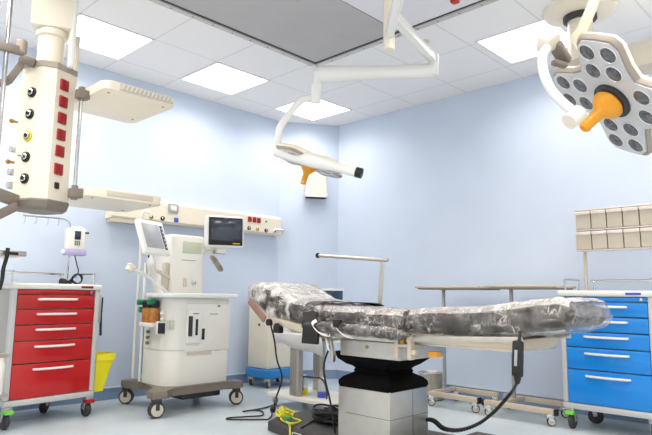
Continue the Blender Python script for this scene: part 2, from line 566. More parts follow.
def outlet(px, py, ring, parent, y=uy, r=.022, name='gas_outlet', pos=None, nrm=(0, -1, 0)):
    q = V3(pos) if pos is not None else ony(px, py, y)
    n = V3(nrm)
    u = V3((0, 0, 1)); s = u.cross(n).normalized()
    mt = frame_mtx(q, s, u, n)
    o = MB().lathe([(r, -.002), (r, .008), (r * .8, .012), (r * .72, .006), (0, .006)], mt, 20).build(name, ring, parent)
    MB().lathe([(r * .62, .004), (r * .62, .016), (r * .45, .02), (r * .35, .012), (0, .012)], mt, 16).build('socket_face', M['chrome'], o)
    MB().lathe([(r * .3, .01), (r * .26, .0205), (0, .021)], mt, 12).build('socket_hole', M['black'], o)
    return o


outlet(151, 217, M['yellowd'], t); outlet(162.5, 218.5, M['black'], t)
q = ony(176, 220, uy); MB().box(q.x - .022, q.x + .022, uy - .012, uy, q.z - .022, q.z + .022, .004).build('data_socket', M['plate_blue'], t)
q = ony(173, 208.5, uy)
o = MB().box(q.x - .055, q.x + .055, uy - .012, uy + .002, q.z - .045, q.z + .045, .006).build('switch_plate', M['alu'], t)
MB().box(q.x - .033, q.x + .033, uy - .018, uy - .01, q.z - .025, q.z + .025, .004).build('rocker', M['white'], o)
for px, py in ((249.6, 219.2), (254.3, 219.8), (258.7, 220.4)):
    q = ony(px, py, uy)
    o = MB().box(q.x - .024, q.x + .024, uy - .01, uy + .002, q.z - .028, q.z + .028, .004).build('red_socket', M['redsock'], t)
    MB().lathe([(.014, 0), (.014, .003), (0, .003)], frame_mtx(V3((q.x, uy - .009, q.z)), V3((1, 0, 0)), V3((0, 0, 1)), V3((0, -1, 0))), 14).build('socket_hole', M['plate_red'], o)
q = ony(266, 221.5, uy); MB().cyl((q.x, uy - .01, q.z), (q.x, uy, q.z), .012, 12).build('earth_terminal', M['led'], t)
outlet(249, 228, M['black'], t); outlet(257.3, 229, M['yellowd'], t); outlet(266, 230.5, M['darkgrey'], t); outlet(274, 231.5, M['white'], t)
MB().box(4.385, 4.43, 4.99, 5.07, 1.625, 1.69, .006).cyl((4.30, 4.985, 1.668), (4.41, 4.94, 1.668), .012, 10).build('end_bracket', M['chrome'], t)

# ================================================================== LEFT EQUIPMENT PENDANT
t = thing('equipment_pendant', 'tall cream ceiling pendant column with red sockets and gas outlets, hanging at the left', 'ceiling pendant', (1.30, 3.57, 1.42))
cx, cy_, hw, ch = 1.305, 3.685, .135, .058
PR = math.radians(24)
PX, PY = V3((math.cos(PR), math.sin(PR), 0)), V3((-math.sin(PR), math.cos(PR), 0))
pend = lambda x, y, z: V3((cx, cy_, z)) + PX * x + PY * y


def onplane(px, py, p0, n):
    r = ray(px, py); e = V3((0, 0, EYE))
    return e + r * ((p0 - e).dot(n) / r.dot(n))



def octo(s=0., z=0.):
    h = hw + s
    c = ch + s * .4
    return [pend(x, y, z) for x, y in ((-h, -h + c), (-h + c, -h), (h - c, -h), (h, -h + c), (h, h - c), (h - c, h), (-h + c, h), (-h, h - c))]


MB().loft([octo(0, z) for z in (1.475, 2.30)]).build('column', M['cream'], t, angle=25)
MB().loft([octo(.006, z) for z in (2.275, 2.31)]).build('collar_band', M['taupe_l'], t, angle=25)
MB().loft([octo(s, z) for s, z in ((.004, 1.475), (.01, 1.465), (.0, 1.43), (-.02, 1.412))]).build('bottom_cap', M['taupe'], t, angle=25)
MB().lathe([(.078, 2.30), (.078, 2.49), (.092, 2.50), (.092, 2.535), (.085, 2.54)], Matrix.Translation((cx - .015, cy_ - .03, 0))).build('neck', M['cream'], t)
hb = Matrix.Translation((cx - .01, cy_ - .03, 0)) @ Matrix.Rotation(math.radians(-28), 4, 'Z')
MB().box(-.118, .118, -.10, .10, 2.54, ZC, .012, hb).build('arm_housing', M['cream'], t)
q = at(73, 35, 3.62)
MB().box(q.x - .014, q.x + .014, q.y - .02, q.y + .03, 2.30, ZC, .004).build('support_tube', M['white'], t)
# gas outlets on the face towards -x, red sockets on the face towards -y
for (px, py), c in zip(((32.4, 92.4), (30.2, 114), (28.2, 136), (26.2, 157), (25, 178.5)), ('black', 'black', 'yellowd', 'black', 'black')):
    q = onplane(px, py, pend(-hw, 0, 2), PX)
    o = outlet(0, 0, M[c], t, pos=q, nrm=-PX, r=.031)
q = onplane(26.2, 157, pend(-hw, 0, 2), PX)
MB().cyl(q, q - PX * .05 + PY * .01, .007, 8).build('probe', M['chrome'], t)
LR = Matrix.Rotation(PR, 4, 'Z')
for px, py in ((64, 85.5), (62.8, 102), (61.6, 118.5), (60.6, 135), (59.4, 151.3), (58, 169.3)):
    q = onplane(px, py, pend(0, -hw, 2), PY)
    lm = Matrix.Translation(q) @ LR
    o = MB().box(-.031, .031, -.012, .002, -.034, .034, .004, lm).build('red_socket', M['redsock'], t)
    MB().box(-.023, .023, -.0135, -.011, -.027, .027, .001, lm).build('socket_cover', M['plate_red'], o)
q = onplane(56.4, 185.6, pend(0, -hw, 2), PY)
o = MB().box(-.016, .016, -.008, .002, -.019, .019, .002, Matrix.Translation(q) @ LR).build('data_socket', M['black'], t)
# brass stubs on the far chamfer seen in profile
for z in (1.95, 1.70):
    MB().cyl(pend(-hw + .03, hw - .03, z), pend(-hw - .02, hw - .01, z), .008, 10).cyl(pend(-hw - .0, hw - .015, z), pend(-hw - .012, hw - .013, z), .014, 10).build('brass_terminal', M['brass'], t)
for z in (1.78, 1.64, 1.56):
    MB().cyl(pend(-hw + .03, hw - .03, z), pend(-hw - .005, hw - .02, z), .022, 12).build('gas_valve', M['chrome'], t)
# rail profile behind the column, chrome pole with brackets for the two trays
q0, q1 = at(78, 37, 3.72), at(77, 72, 3.72)
MB().bar((q0.x, q0.y, q1.z - .1), (q0.x, q0.y, q0.z), .022, .03, .003, up=(0, 1, 0)).build('rail_profile', M['cream'], t)
rx, ry = 1.432, 3.50
MB().cyl((rx, ry, 1.50), (rx, ry, 2.17), .011, 12).build('tray_pole', M['chrome'], t)
for z in (1.525, 2.14):
    MB().box(rx - .03, rx + .045, ry - .025, ry + .03, z - .028, z + .028, .005).cyl((rx, ry, z - .04), (rx, ry, z + .045), .019, 14).build('tray_bracket', M['taupe'], t)


def tray(x0, x1, y0, y1, z, strip, name):
    pts = []
    rr = .05
    for (px, py) in rrect((x0 + x1) / 2, (y0 + y1) / 2, (x1 - x0) / 2, (y1 - y0) / 2, rr, 5): pts.append((px, py))
    o = MB().prism(pts, z, z + .055, bev=.008).build(name, M['cream'], t)
    s = MB()
    if strip == 'ribbed':
        s.box(x0 + .09, x1 - .03, y0 - .010, y0 + .01, z + .008, z + .048, .003)
        s.build('handle_strip', M['cream_dark'], o)
        r = MB()
        n = 13
        for k in range(n):
            x = x0 + .105 + k * (x1 - x0 - .155) / (n - 1)
            r.bar((x, y0 - .012, z + .014), (x + .012, y0 - .012, z + .042), .006, .010, 0, up=(0, 1, 0))
        r.build('ribs', M['white'], o)
    else:
        s.box(x0 + .12, x1 - .08, y0 - .006, y0 + .01, z + .012, z + .046, .003)
        s.build('handle_strip', M['cream_dark'], o)
    for sx, sy in ((.12, .12), (.88, .12), (.12, .8), (.88, .8)):
        X, Y = x0 + (x1 - x0) * sx, y0 + (y1 - y0) * sy
        MB().cyl((X, Y, z - .003), (X, Y, z + .002), .008, 10).build('screw', M['taupe'], o)
    return o


tray(1.47, 1.955, 3.27, 3.86, 2.14, 'ribbed', 'upper_shelf')
tray(1.475, 1.985, 3.42, 3.97, 1.51, 'flat', 'lower_shelf')
# jointed bracket arms carrying the chrome drip pole at the far left
m_ = MB().bar(pend(-hw - .01, -.03, 2.29), at(20, 58, 3.5), .035, .05, .006).bar(at(24, 52, 3.40), at(-6, 44, 3.30), .035, .05, .006)
m_.build('bracket_arm', M['taupe'], t)
MB().bar(at(22, 63, 3.42), at(8, 82, 3.37), .03, .04, .006).bar(at(9, 81.5, 3.37), at(-6, 84, 3.32), .03, .04, .006).build('lower_bracket_arm', M['taupe'], t)
q = at(21.5, 50, 3.40)
MB().lathe([(.026, -.02), (.03, -.01), (.03, .05), (.024, .058)], Matrix.Translation(q)).build('clamp_knob', M['taupe_l'], t)
q0 = at(19, 212, 3.42)
MB().bar(at(22, 203, 3.46), at(-8, 192, 3.30), .04, .07, .008).bar(at(17, 206, 3.40), at(-6, 217, 3.28), .03, .05, .006).build('bottom_bracket_arm', M['taupe'], t)
pb = at(-1, 215, 3.31); pt = at(5, -14, 3.31)
pp = V3(((pb.x + pt.x) / 2, (pb.y + pt.y) / 2, 0))
MB().cyl((pp.x, pp.y, 1.36), (pp.x, pp.y, 2.80), .013, 12).build('drip_pole', M['chrome'], t)
MB().cyl((pp.x - .05, pp.y + .05, 2.1), (pp.x - .05, pp.y + .05, 2.85), .010, 12).build('inner_drip_pole', M['chrome'], t)

# ================================================================== SURGICAL LAMPS
def lamp_outline(s=1.0, grow=0.):
    pts = []
    for k in range(4):
        ph = math.radians(45 + 90 * k)
        c, sn = math.cos(ph), math.sin(ph)
        for (r, w) in ((.165, -.150), (.215, -.138), (.335, -.120), (.372, -.085), (.378, 0), (.372, .085), (.335, .120), (.215, .138)):
            r2, w2 = r + grow, w + (grow if w > 0 else -grow if w < 0 else 0) * .6
            pts.append(((r2 * c - w2 * sn) * s, (r2 * sn + w2 * c) * s))
    return pts


def lamp_head(root, o, n, e1, s, hs=1.0):
    """o centre of the lens plate, n the direction it shines, e1 in-plane direction"""
    z = -n; x = e1.normalized(); y = z.cross(x)
    mt = frame_mtx(o, x, y, z) @ Matrix.Scale(s, 4)
    L = lamp_outline
    ring = lambda sc, zz, g=0.: [mt @ V3((p[0] * sc, p[1] * sc, zz)) for p in L(1, g)]
    MB().loft([ring(1.0, .004, .0), ring(1.0, .016, .012), ring(1.0, .034, .012), ring(.98, .052, .0), ring(.88, .066), ring(.5, .085), ring(.25, .09)]).build('shell', M['cream'], root, angle=50)
    MB().loft([ring(1.0, -.004, .004), ring(1.0, .014, .016), ring(1.0, .020, .016)]).build('rim', M['taupe_l'], root, angle=40)
    pl = MB().prism(L(1, -.006), -.012, .006, mt).build('lens_plate', M['lensplate'], root)
    for k in range(4):
        ph = math.radians(45 + 90 * k)
        for r, w in ((.185, -.062), (.185, .062), (.30, -.062), (.30, .062)):
            px, py = r * math.cos(ph) - w * math.sin(ph), r * math.sin(ph) + w * math.cos(ph)
            lm = mt @ Matrix.Translation((px, py, -.012)) @ Matrix.Rotation(PI, 4, 'X')
            le = MB().lathe([(.052, 0), (.052, .004), (.047, .006), (.045, .003), (.0, .0025)], lm, 20).build('lens', M['lensrim'], root)
            MB().lathe([(.044, .003), (.03, .0045), (.026, .0045), (.018, .007), (.0, .007)], lm, 16).build('reflector', M['reflector'], le)
    MB().lathe([(.105, -.02), (.105, -.012), (.085, -.028), (.06, -.03), (.06, .01)], mt, 28).build('hub_ring', M['darkgrey'], root)
    hd = MB().lathe([(.066, -.028), (.074, -.038), (.072, -.056), (.056, -.076), (.036, -.095), (.029, -.11), (.026, -.18), (.028, -.20), (.020, -.21)], mt @ Matrix.Scale(hs, 4), 24)
    hd.build('sterile_handle', M['orange'], root)
    return mt


def lamp_frame(px, py, d, nx, ny, c):
    o = at(px, py, d)
    r = (o - V3((0, 0, EYE))).normalized()
    R_ = (RIGHT - r * RIGHT.dot(r)).normalized(); U_ = (UP - r * UP.dot(r)); U_ = (U_ - R_ * U_.dot(R_)).normalized()
    q = math.sqrt(1 - c * c) / math.hypot(nx, ny)
    n = R_ * (nx * q) + U_ * (ny * q) - r * c
    e1 = (R_ * (-ny) + U_ * nx).normalized()
    return o, n.normalized(), e1, R_, U_, r


# small lamp with the central mount
t = thing('surgical_lamp', 'smaller white surgical lamp hanging mid room on a long jointed ceiling arm, orange handle down', 'surgical lamp', (2.49, 1.95, 2.31))
o, n, e1, R_, U_, r_ = lamp_frame(310, 163.5, 4.0, -.34, -.94, .17)
lamp_head(t, o, n, e1, .72)
tb = at(389, 50, 3.3)
mxy = (tb.x, tb.y)
MB().lathe([(.028, tb.z), (.032, tb.z + .004), (.032, ZC)], Matrix.Translation((mxy[0], mxy[1], 0)), 20).build('mount_tube', M['cream'], t)
MB().lathe([(.10, ZC - .07), (.14, ZC - .04), (.15, ZC)], Matrix.Translation((mxy[0], mxy[1], 0)), 28).build('ceiling_flange', M['cream'], t)
j1 = at(433.5, 62, 4.05)
a0 = at(392, 10, 3.36)
arm = MB().bar(V3((mxy[0], mxy[1], 2.545)), V3((j1.x, j1.y, j1.z + .02)), .055, .065, .012)
arm.build('extension_arm', M['white'], t)
MB().lathe([(.03, -.10), (.036, -.09), (.036, .05), (.028, .06)], Matrix.Translation(V3((j1.x, j1.y, j1.z)))).build('elbow_joint', M['white'], t)
s0 = at(432, 71, 4.05); s1 = at(320, 74.5, 4.0)
sp = MB()
d_ = (s1 - s0)
sp.tube([s0 - d_ * .03, s0, s0 + d_ * .08, s0 + d_ * .5, s0 + d_ * .88, s1, s1 + d_ * .03], [.03, .05, .05, .045, .056, .058, .03], 16)
sp.build('spring_arm', M['white'], t)
k0 = at(318.5, 72, 4.0); k1 = at(315.5, 103, 4.0)
MB().tube([k0, k0.lerp(k1, .4), k0.lerp(k1, .42), k1], [.028, .028, .036, .036], 14).build('drop_joint', M['white'], t)
yk = smooth([at(315.5, 99, 4.0), at(303, 99.5, 4.0), at(294, 108, 3.99), at(281, 126, 3.97), at(277.5, 140, 3.95), at(276.5, 152, 3.95)], 5)
MB().tube(yk, .024, 12).build('yoke', M['white'], t)
b0 = at(275.5, 151.5, 3.92); b1 = at(357, 172, 3.62)
b0, b1 = at(275.5, 151.5, 3.88), at(356, 172, 3.72)
bb = MB().tube([b0 - (b1 - b0) * .02, b0, b0.lerp(b1, .06), b0.lerp(b1, .5), b0.lerp(b1, .75), b1], [.02, .034, .036, .045, .03, .033], 16)
bb.build('side_beam', M['white'], t)
MB().cyl(b1, b1 + (b1 - b0) * .07, .034, 16).build('beam_end_cap', M['black'], t)

# large lamp on the right
t = thing('surgical_lamp', 'larger surgical lamp at the right with petal-shaped lens head and orange handle towards viewer', 'surgical lamp', at(600, 40, 2.5))
o, n, e1, R_, U_, r_ = lamp_frame(614, 99, 2.4, -.655, -.755, .54)
mt = lamp_head(t, o, n, e1, .79, 1.12)
# cranked side handle
pts = [at(547, 48, 2.36), at(542.5, 57, 2.34), at(543.5, 72, 2.33), at(550, 88, 2.32), at(561, 101, 2.31), at(574, 112, 2.30)]
MB().tube(smooth(pts, 5), .019, 12).build('side_bar', M['white'], t)
MB().cyl(at(569, 122, 2.29), at(579.5, 112.5, 2.31), .033, 18).build('side_bar_knob', M['cream'], t)
q0, q1 = at(542, 46, 2.37), at(555, 37, 2.41)
MB().bar(q0, q1, .06, .07, .012, up=RIGHT * .5 + UP * .8).build('joint_block', M['cream'], t)
MB().bar(at(555, 44, 2.40), at(566, 62, 2.44), .05, .035, .006).bar(at(553, 62, 2.40), at(566, 66, 2.42), .03, .02, .005).build('joint_bracket', M['taupe'], t)
hub = o - n * .085
yk = [at(602, -26, 2.42), at(596, -4, 2.42), at(589, 14, 2.44), at(582, 30, 2.48), at(579, 44, 2.52), hub]
MB().tube(smooth(yk, 5), .022, 12).build('yoke', M['cream'], t)
j = at(602, -40, 2.42)
MB().lathe([(.036, -.16), (.04, -.14), (.04, .12), (.03, .13)], Matrix.Translation(j)).build('drop_joint', M['white'], t)
e0 = V3((mxy[0], mxy[1], 2.40)); e1_ = at(410, -40, 2.70)
e1_ = V3((2.05, 1.50, 2.43))
MB().bar(e0, e1_, .05, .06, .012).build('extension_arm', M['white'], t)
MB().lathe([(.033, -.05), (.038, -.04), (.038, .12), (.03, .13)], Matrix.Translation(e1_)).build('elbow_joint', M['white'], t)
ja = e1_ + V3((0, 0, .09)); jb = j + V3((0, 0, .10))
MB().tube([ja, ja.lerp(jb, .08), ja.lerp(jb, .9), jb], [.03, .048, .05, .035], 14).build('spring_arm', M['white'], t)

# ================================================================== RIGHT CEILING PENDANT
fx, fy = 4.06, 1.46
t = thing('ceiling_pendant', 'round-flanged ceiling pendant tube with beige horizontal arm, behind the large surgical lamp', 'ceiling pendant', (fx, fy, ZC))
MB().lathe([(.10, ZC - .06), (.18, ZC - .055), (.235, ZC - .035), (.25, ZC)], Matrix.Translation((fx, fy, 0)), 40).build('ceiling_flange', M['cream'], t)
MB().lathe([(.10, ZC - .10), (.112, ZC - .09), (.112, ZC - .055)], Matrix.Translation((fx, fy, 0)), 32).build('bearing_ring', M['darkgrey'], t)
MB().lathe([(.083, 2.42), (.083, ZC - .09)], Matrix.Translation((fx, fy, 0)), 32).build('drop_tube', M['cream'], t)
MB().bar((fx, fy + .16, 2.50), (fx - .02, fy - 1.1, 2.50), .2, .17, .015).build('support_arm', M['cream_dark'], t)

# ================================================================== DRAWER CARTS
def caster(parent, x, y, h, r, wheel_w, hub_m, tyre_m, fork_m, ang=0., cap=None, local=True, name='caster', offs=.02, twin=False):
    """a caster of total height h at (x, y): fork, tyre, hub"""
    m = Matrix.Translation((x, y, 0)) @ Matrix.Rotation(ang, 4, 'Z') @ Matrix.Translation((offs, 0, r)) @ Matrix.Rotation(PI / 2, 4, 'X')
    c = MB()
    c.lathe([(r - .012, -wheel_w / 2), (r - .003, -wheel_w / 2 + .003), (r, -wheel_w / 2 + .008), (r, wheel_w / 2 - .008), (r - .003, wheel_w / 2 - .003), (r - .012, wheel_w / 2)], m, 24)
    o = c.build(name, tyre_m, parent, local=local)
    hb = MB().lathe([(.0, -wheel_w / 2 - .006), (r * .25, -wheel_w / 2 - .006), (r * .78, -wheel_w / 2 - .002), (r * .8, -wheel_w / 2 + .004), (r * .8, wheel_w / 2 - .004), (r * .78, wheel_w / 2 + .002), (r * .25, wheel_w / 2 + .006), (0, wheel_w / 2 + .006)], m, 20)
    hb.build('hub', hub_m, o, local=local)
    fk = MB()
    mm = Matrix.Translation((x, y, 0)) @ Matrix.Rotation(ang, 4, 'Z')
    for s in (-1, 1):
        q0 = mm @ V3((offs, s * (wheel_w / 2 + .010), r)); q1 = mm @ V3((0, s * (wheel_w / 2 + .006), h - .02))
        fk.bar(q0, q1, .03, .006, .002, up=mm.to_3x3() @ V3((0, 1, 0)))
    fk.box(-.03, .03, -wheel_w / 2 - .012, wheel_w / 2 + .012, h - .03, h, .006, mm)
    fk.build('fork', fork_m, o, local=local)
    if cap is not None:
        MB().box(-.035, .035, -wheel_w / 2 - .014, wheel_w / 2 + .014, h - .045, h - .018, .006, mm @ Matrix.Translation((-.015, 0, 0))).build('brake_pedal', cap, o, local=local)
    return o


def drawer_cart(t, body_m, plate_m, pole_x, caps, casters, W=.60):
    """local frame: front faces -y, x from -W/2 to W/2, front plane y=0, depth D behind it"""
    D = .44
    L = dict(parent=t, local=True)
    MB().box(-W / 2 + .012, W / 2 - .012, .03, D - .01, .19, .955, .004).build('body', M['cartside'], **L)
    b = MB()
    b.box(-W / 2, W / 2, -.012, D, .148, .19, .008)
    b.build('base_frame', M['postgrey'], **L)
    for s in (-1, 1):
        MB().box(s * (W / 2 - .019) - .019, s * (W / 2 - .019) + .019, -.008, .035, .19, .96, .008).build('corner_post', M['postgrey'], **L)
        MB().box(s * (W / 2 - .015) - .015, s * (W / 2 - .015) + .015, D - .04, D, .19, .96, .006).build('rear_post', M['postgrey'], **L)
    tp = MB().box(-W / 2 - .01, W / 2 + .01, -.025, D + .01, .955, .997, .014, seg=3).build('top', M['offwhite'], **L)
    MB().box(W / 2 - .17, W / 2 - .07, -.027, -.02, .967, .985, .002).build('name_plate', plate_m, tp, local=True)
    zs = [.955, .918, .812, .702, .590, .432, .19]
    for i, (z1, z0) in enumerate(zip(zs[:-1], zs[1:])):
        g = .004
        if i == 0:
            o = MB().box(-W / 2 + .04, W / 2 - .04, -.002, .03, z0 + g / 2, z1 - g, .003).build('lock_panel', body_m, **L)
            MB().cyl((W / 2 - .075, -.012, (z0 + z1) / 2), (W / 2 - .075, 0, (z0 + z1) / 2), .010, 14).build('lock', M['chrome'], o, local=True)
            continue
        o = MB().box(-W / 2 + .04, W / 2 - .04, -.006, .03, z0 + g, z1 - g, .004).build('drawer', body_m, **L)
        zh = z1 - (.035 if i < 4 else .042)
        pts = [(-.145, -.004, zh), (-.135, -.022, zh), (-.06, -.036, zh), (.06, -.036, zh), (.135, -.022, zh), (.145, -.004, zh)]
        MB().tube(smooth(pts, 4), .0085, 8).build('handle', M['offwhite'], o, local=True)
    # guard rail round the back of the top
    r = .008
    zt, zr = .997, 1.082
    yb = D - .03
    sg = 1 if pole_x > 0 else -1
    gl = MB()
    e = W / 2 - .02
    gl.tube(smooth([(-sg * e, .06, zt), (-sg * e, .06, zr - .015), (-sg * e, .075, zr), (-sg * e, yb - .02, zr), (-sg * (e - .01), yb, zr), (pole_x - sg * .075, yb, zr), (pole_x - sg * .06, yb, zr - .012), (pole_x - sg * .06, yb, zt)], 3), r, 8)
    gl.tube(smooth([(sg * e, .06, zt), (sg * e, .06, zr - .015), (sg * e, .075, zr), (sg * e, yb - .09, zr), (sg * e, yb - .075, zr - .015), (sg * e, yb - .075, zt)], 3), r, 8)
    gl.cyl((-sg * e, yb - .01, zt), (-sg * e, yb - .01, zr), r, 8)
    gl.build('guard_rail', M['chrome'], **L)
    for (x, y, a), c in zip(casters, caps):
        caster(t, x, y, .150, .056, .032, M['tyre'], M['tyre'], M['alu'], a, c)


RA = math.radians(6.7)
t = thing('drawer_cart', 'red five-drawer medical cart with grey corner posts, standing against the left wall', 'medical cart', (1.765, 4.475, 0), RA)
drawer_cart(t, M['red'], M['plate_red'], .285, (M['lime'], M['redsock'], None, None),
            ((-.305, .0, PI / 2), (.295, .0, PI / 2), (-.28, .37, PI / 2), (.14, .37, .6)), .67)
wm = WORLD[t.name]
# IV pole and hook rail on the back of the cart
pz = wm @ V3((.285, .41, 0))
ptop = ony(65, 222, pz.y)
MB().cyl((pz.x, pz.y, .3), (pz.x, pz.y, 1.44), .010, 10).build('drip_pole', M['chrome'], t)
hk = MB()
h0, h1 = ony(23, 215.3, pz.y), ony(62, 218.8, pz.y)
hk.tube(smooth([h0, h0.lerp(h1, .5), h1, V3((pz.x - .02, pz.y, h1.z - .02)), V3((pz.x, pz.y, h1.z - .07)), V3((pz.x, pz.y, 1.42))], 4), .007, 8)
for u in (.06, .34, .64, .92):
    q = h0.lerp(h1, u)
    hk.tube([q, q - V3((0, 0, .05)), q - V3((.012, 0, .058))], .0035, 6)
hk.build('hook_rail', M['chrome'], t)
# black key strap on the right side
q = wm @ V3((.345, .05, 0))
MB().bar(V3((q.x + .035, q.y, .90)), V3((q.x + .035, q.y, .78)), .025, .03, .004).bar(V3((q.x + .04, q.y, .80)), V3((q.x + .05, q.y, .60)), .016, .016, .003).build('lock_strap', M['black'], t)
MB().box(q.x, q.x + .03, q.y - .03, q.y + .03, .70, .92, .005).build('side_lock', M['alu'], t)

# infusion pump clamped on the pole
pc = ony(74.5, 240, pz.y)
pt_ = thing('infusion_pump', 'small white infusion pump with dark display clamped to the red cart pole', 'infusion pump', (pz.x, pz.y - .06, 1.23))
rp = Matrix.Translation((pz.x + .015, pz.y - .07, 0)) @ Matrix.Rotation(RA - .25, 4, 'Z')
MB().box(-.075, .075, -.05, .05, 1.275, 1.46, .02, rp, 3).build('case', M['offwhite'], pt_)
MB().box(-.035, .05, -.04, .04, 1.45, 1.475, .01, rp).build('carry_handle', M['cream'], pt_)
MB().box(-.085, .085, -.055, .05, 1.235, 1.285, .012, rp).build('drip_tray', M['lilac'], pt_)
o = MB().box(-.018, .03, -.055, -.045, 1.365, 1.435, .003, rp).build('display', M['navy_d'], pt_)
MB().box(-.012, .024, -.057, -.052, 1.39, 1.425, .001, rp).build('display_glass', M['navy'], o)
kp = MB()
for i in range(3):
    for k in range(3): kp.box(-.016 + i * .016, -.006 + i * .016, -.056, -.048, 1.318 + k * .013, 1.326 + k * .013, .001, rp)
kp.build('keypad', M['navy'], pt_)
MB().cyl(rp @ V3((.06, -.04, 1.425)), rp @ V3((.095, -.05, 1.425)), .008, 10).build('clamp_screw', M['darkgrey'], pt_)
MB().ball(rp @ V3((-.095, -.03, 1.262)), .018, 2).build('tube_port', M['white'], pt_)
# its coiled cord on the cart top
c0 = wm @ V3((.245, .30, 0))
cd = MB()
cd.tube(smooth([rp @ V3((.0, -.02, 1.24)), rp @ V3((.02, -.03, 1.16)), rp @ V3((.035, -.03, 1.10)), V3((c0.x + .03, c0.y, 1.05)), V3((c0.x - .03, c0.y, 1.015))], 5), .005, 6)
for k in range(3):
    q = V3((c0.x + .05, c0.y - .02 - .012 * k, 1.046))
    cd.tube([q + V3((.04 * math.cos(u), .01 * math.sin(u * 2 + k), .038 * math.sin(u))) for u in [2 * PI * i / 20 for i in range(21)]], .005, 6)
for k in range(4):
    q = V3((c0.x - .035, c0.y - .01, 1.006 + .006 * k))
    cd.tube([q + V3((.045 * math.cos(u), .03 * math.sin(u), .012 * math.sin(u * 3 + k) + .006)) for u in [2 * PI * i / 18 for i in range(19)]], .006, 6)
o = cd.build('coiled_cable', M['black'], origin=(c0.x, c0.y, .998))
tag(o, 'black coiled power cord lying on the red cart top under the pump', 'cord')

# yellow waste bin on the cart side
bt = ony(91.5, 354, 4.62); br = ony(111.5, 356, 4.62); bb0 = ony(90.5, 391.5, 4.62); bb1 = ony(100.5, 391.5, 4.62)
bx0, bx1, bw0, bw1 = bt.x + .005, br.x, bb0.x + .005, bb1.x + .01
zt, zb = .455, .165
ty0, ty1 = 4.55, 4.72
t = thing('waste_bin', 'yellow tapered plastic waste bin hung on the right side of the red cart', 'bin', ((bx0 + bx1) / 2, 4.63, zb))
rg = lambda x0, x1, y0, y1, z: [V3((p[0], p[1], z)) for p in rrect((x0 + x1) / 2, (y0 + y1) / 2, (x1 - x0) / 2, (y1 - y0) / 2, .015, 3)]
MB().loft([rg(bw0, bw1, ty0 + .04, ty1 - .03, zb), rg(bx0, bx1, ty0, ty1, zt), rg(bx0 + .006, bx1 - .006, ty0 + .006, ty1 - .006, zt), rg(bw0 + .006, bw1 - .006, ty0 + .045, ty1 - .035, zb + .006)]).build('body', M['yellow'], t)
rm = MB().loft([rg(bx0 - .004, bx1 + .002, ty0 - .004, ty1 + .004, zt - .05), rg(bx0 - .004, bx1 + .006, ty0 - .006, ty1 + .006, zt), rg(bx0, bx1, ty0, ty1, zt + .002), rg(bx0, bx1 - .008, ty0 + .004, ty1 - .004, zt - .05)])
rm.build('rim', M['yellow'], t)

# instrument stand entering at the far left
q0 = ony(-40, 254, 4.25); q1 = ony(25.5, 252.5, 4.25)
t = thing('instrument_stand', 'grey tray table edge with dark strap at far left above the red cart', 'instrument stand', (1.05, 4.35, 0))
MB().box(.85, q1.x, 4.22, 4.58, q1.z - .03, q1.z + .006, .006).build('tray', M['steel'], t)
MB().box(q1.x - .11, q1.x - .055, 4.214, 4.222, q1.z - .022, q1.z - .004, .002).build('slot', M['black'], t)
MB().cyl((.98, 4.40, .09), (.98, 4.40, q1.z - .02), .016, 14).build('post', M['steel'], t)
MB().bar((.98, 4.40, .08), (1.26, 4.34, .08), .04, .03, .005).bar((.90, 4.16, .08), (.90, 4.62, .08), .04, .03, .005).build('foot_bar', M['steel'], t)
for x, y in ((.90, 4.20), (.90, 4.58), (1.25, 4.34)): caster(t, x - 1.05, y - 4.35, .07, .03, .02, M['hub'], M['tyre'], M['alu'], .4)
sp_ = [ony(8, 248, 4.205), ony(6.5, 258, 4.205), ony(3.5, 268, 4.205), ony(2, 280, 4.205), ony(-1, 290, 4.205)]
MB().tube(smooth(sp_, 4), .013, 8).build('strap', M['black'], t)
# side basket pieces lower down
MB().box(1.0, ony(8, 346, 4.3).x, 4.27, 4.33, .50, .53, .004).box(1.0, ony(7, 386, 4.3).x, 4.27, 4.33, .24, .265, .004).cyl((1.28, 4.3, .08), (1.28, 4.3, .64), .010, 10).build('side_rack', M['steel'], t)
q = ony(-1, 365, 4.28)
MB().lathe([(.05, 0), (.055, .01), (.055, .19), (.045, .21), (.045, .23)], Matrix.Translation((q.x - .02, q.y, .27))).build('jar_holder', M['offwhite'], t)

# ------------------------------------------------------------------ blue cart and its bin rack
t = thing('drawer_cart', 'blue drawer cart with grey posts carrying a tilt-bin rack, against the right wall', 'medical cart', (4.41, 1.51, 0), -PI / 2)
drawer_cart(t, M['blue'], M['plate_blue'], -.27, (M['lime'], None, None, None),
            ((-.275, .02, PI / 2), (.275, .02, PI / 2), (-.24, .34, .3), (.24, .36, .6)), .64)
wm = WORLD[t.name]
pp = wm @ V3((-.27, .41, 0))
rxp = pp.x - .03
TL = onx(575, 209.5, rxp - .09); BL = onx(577, 252, rxp - .09)
MB().cyl((pp.x, pp.y, .3), (pp.x, pp.y, (TL.z + BL.z) / 2), .013, 12).box(pp.x - .03, pp.x + .03, pp.y - .03, pp.y + .03, .985, 1.01, .004).build('rack_pole', M['beige_metal'], t)
ry0, nb, bwid = TL.y, 7, .116
z0, z1 = BL.z + .005, TL.z - .004
zm = (z0 + z1) / 2
rk = MB()
fxr = rxp - .09
rk.box(rxp - .012, rxp + .004, ry0 - nb * bwid, ry0, z0, z1, .002)
rk.box(fxr, rxp, ry0 - nb * bwid - .006, ry0 + .004, z1 - .012, z1, .003).box(fxr, rxp, ry0 - nb * bwid - .006, ry0 + .004, z0, z0 + .010, .003).box(fxr, rxp, ry0 - nb * bwid, ry0, zm - .006, zm + .006, .002)
for y in (ry0, ry0 - nb * bwid): rk.box(fxr, rxp, y - .006, y + .006, z0, z1, .003)
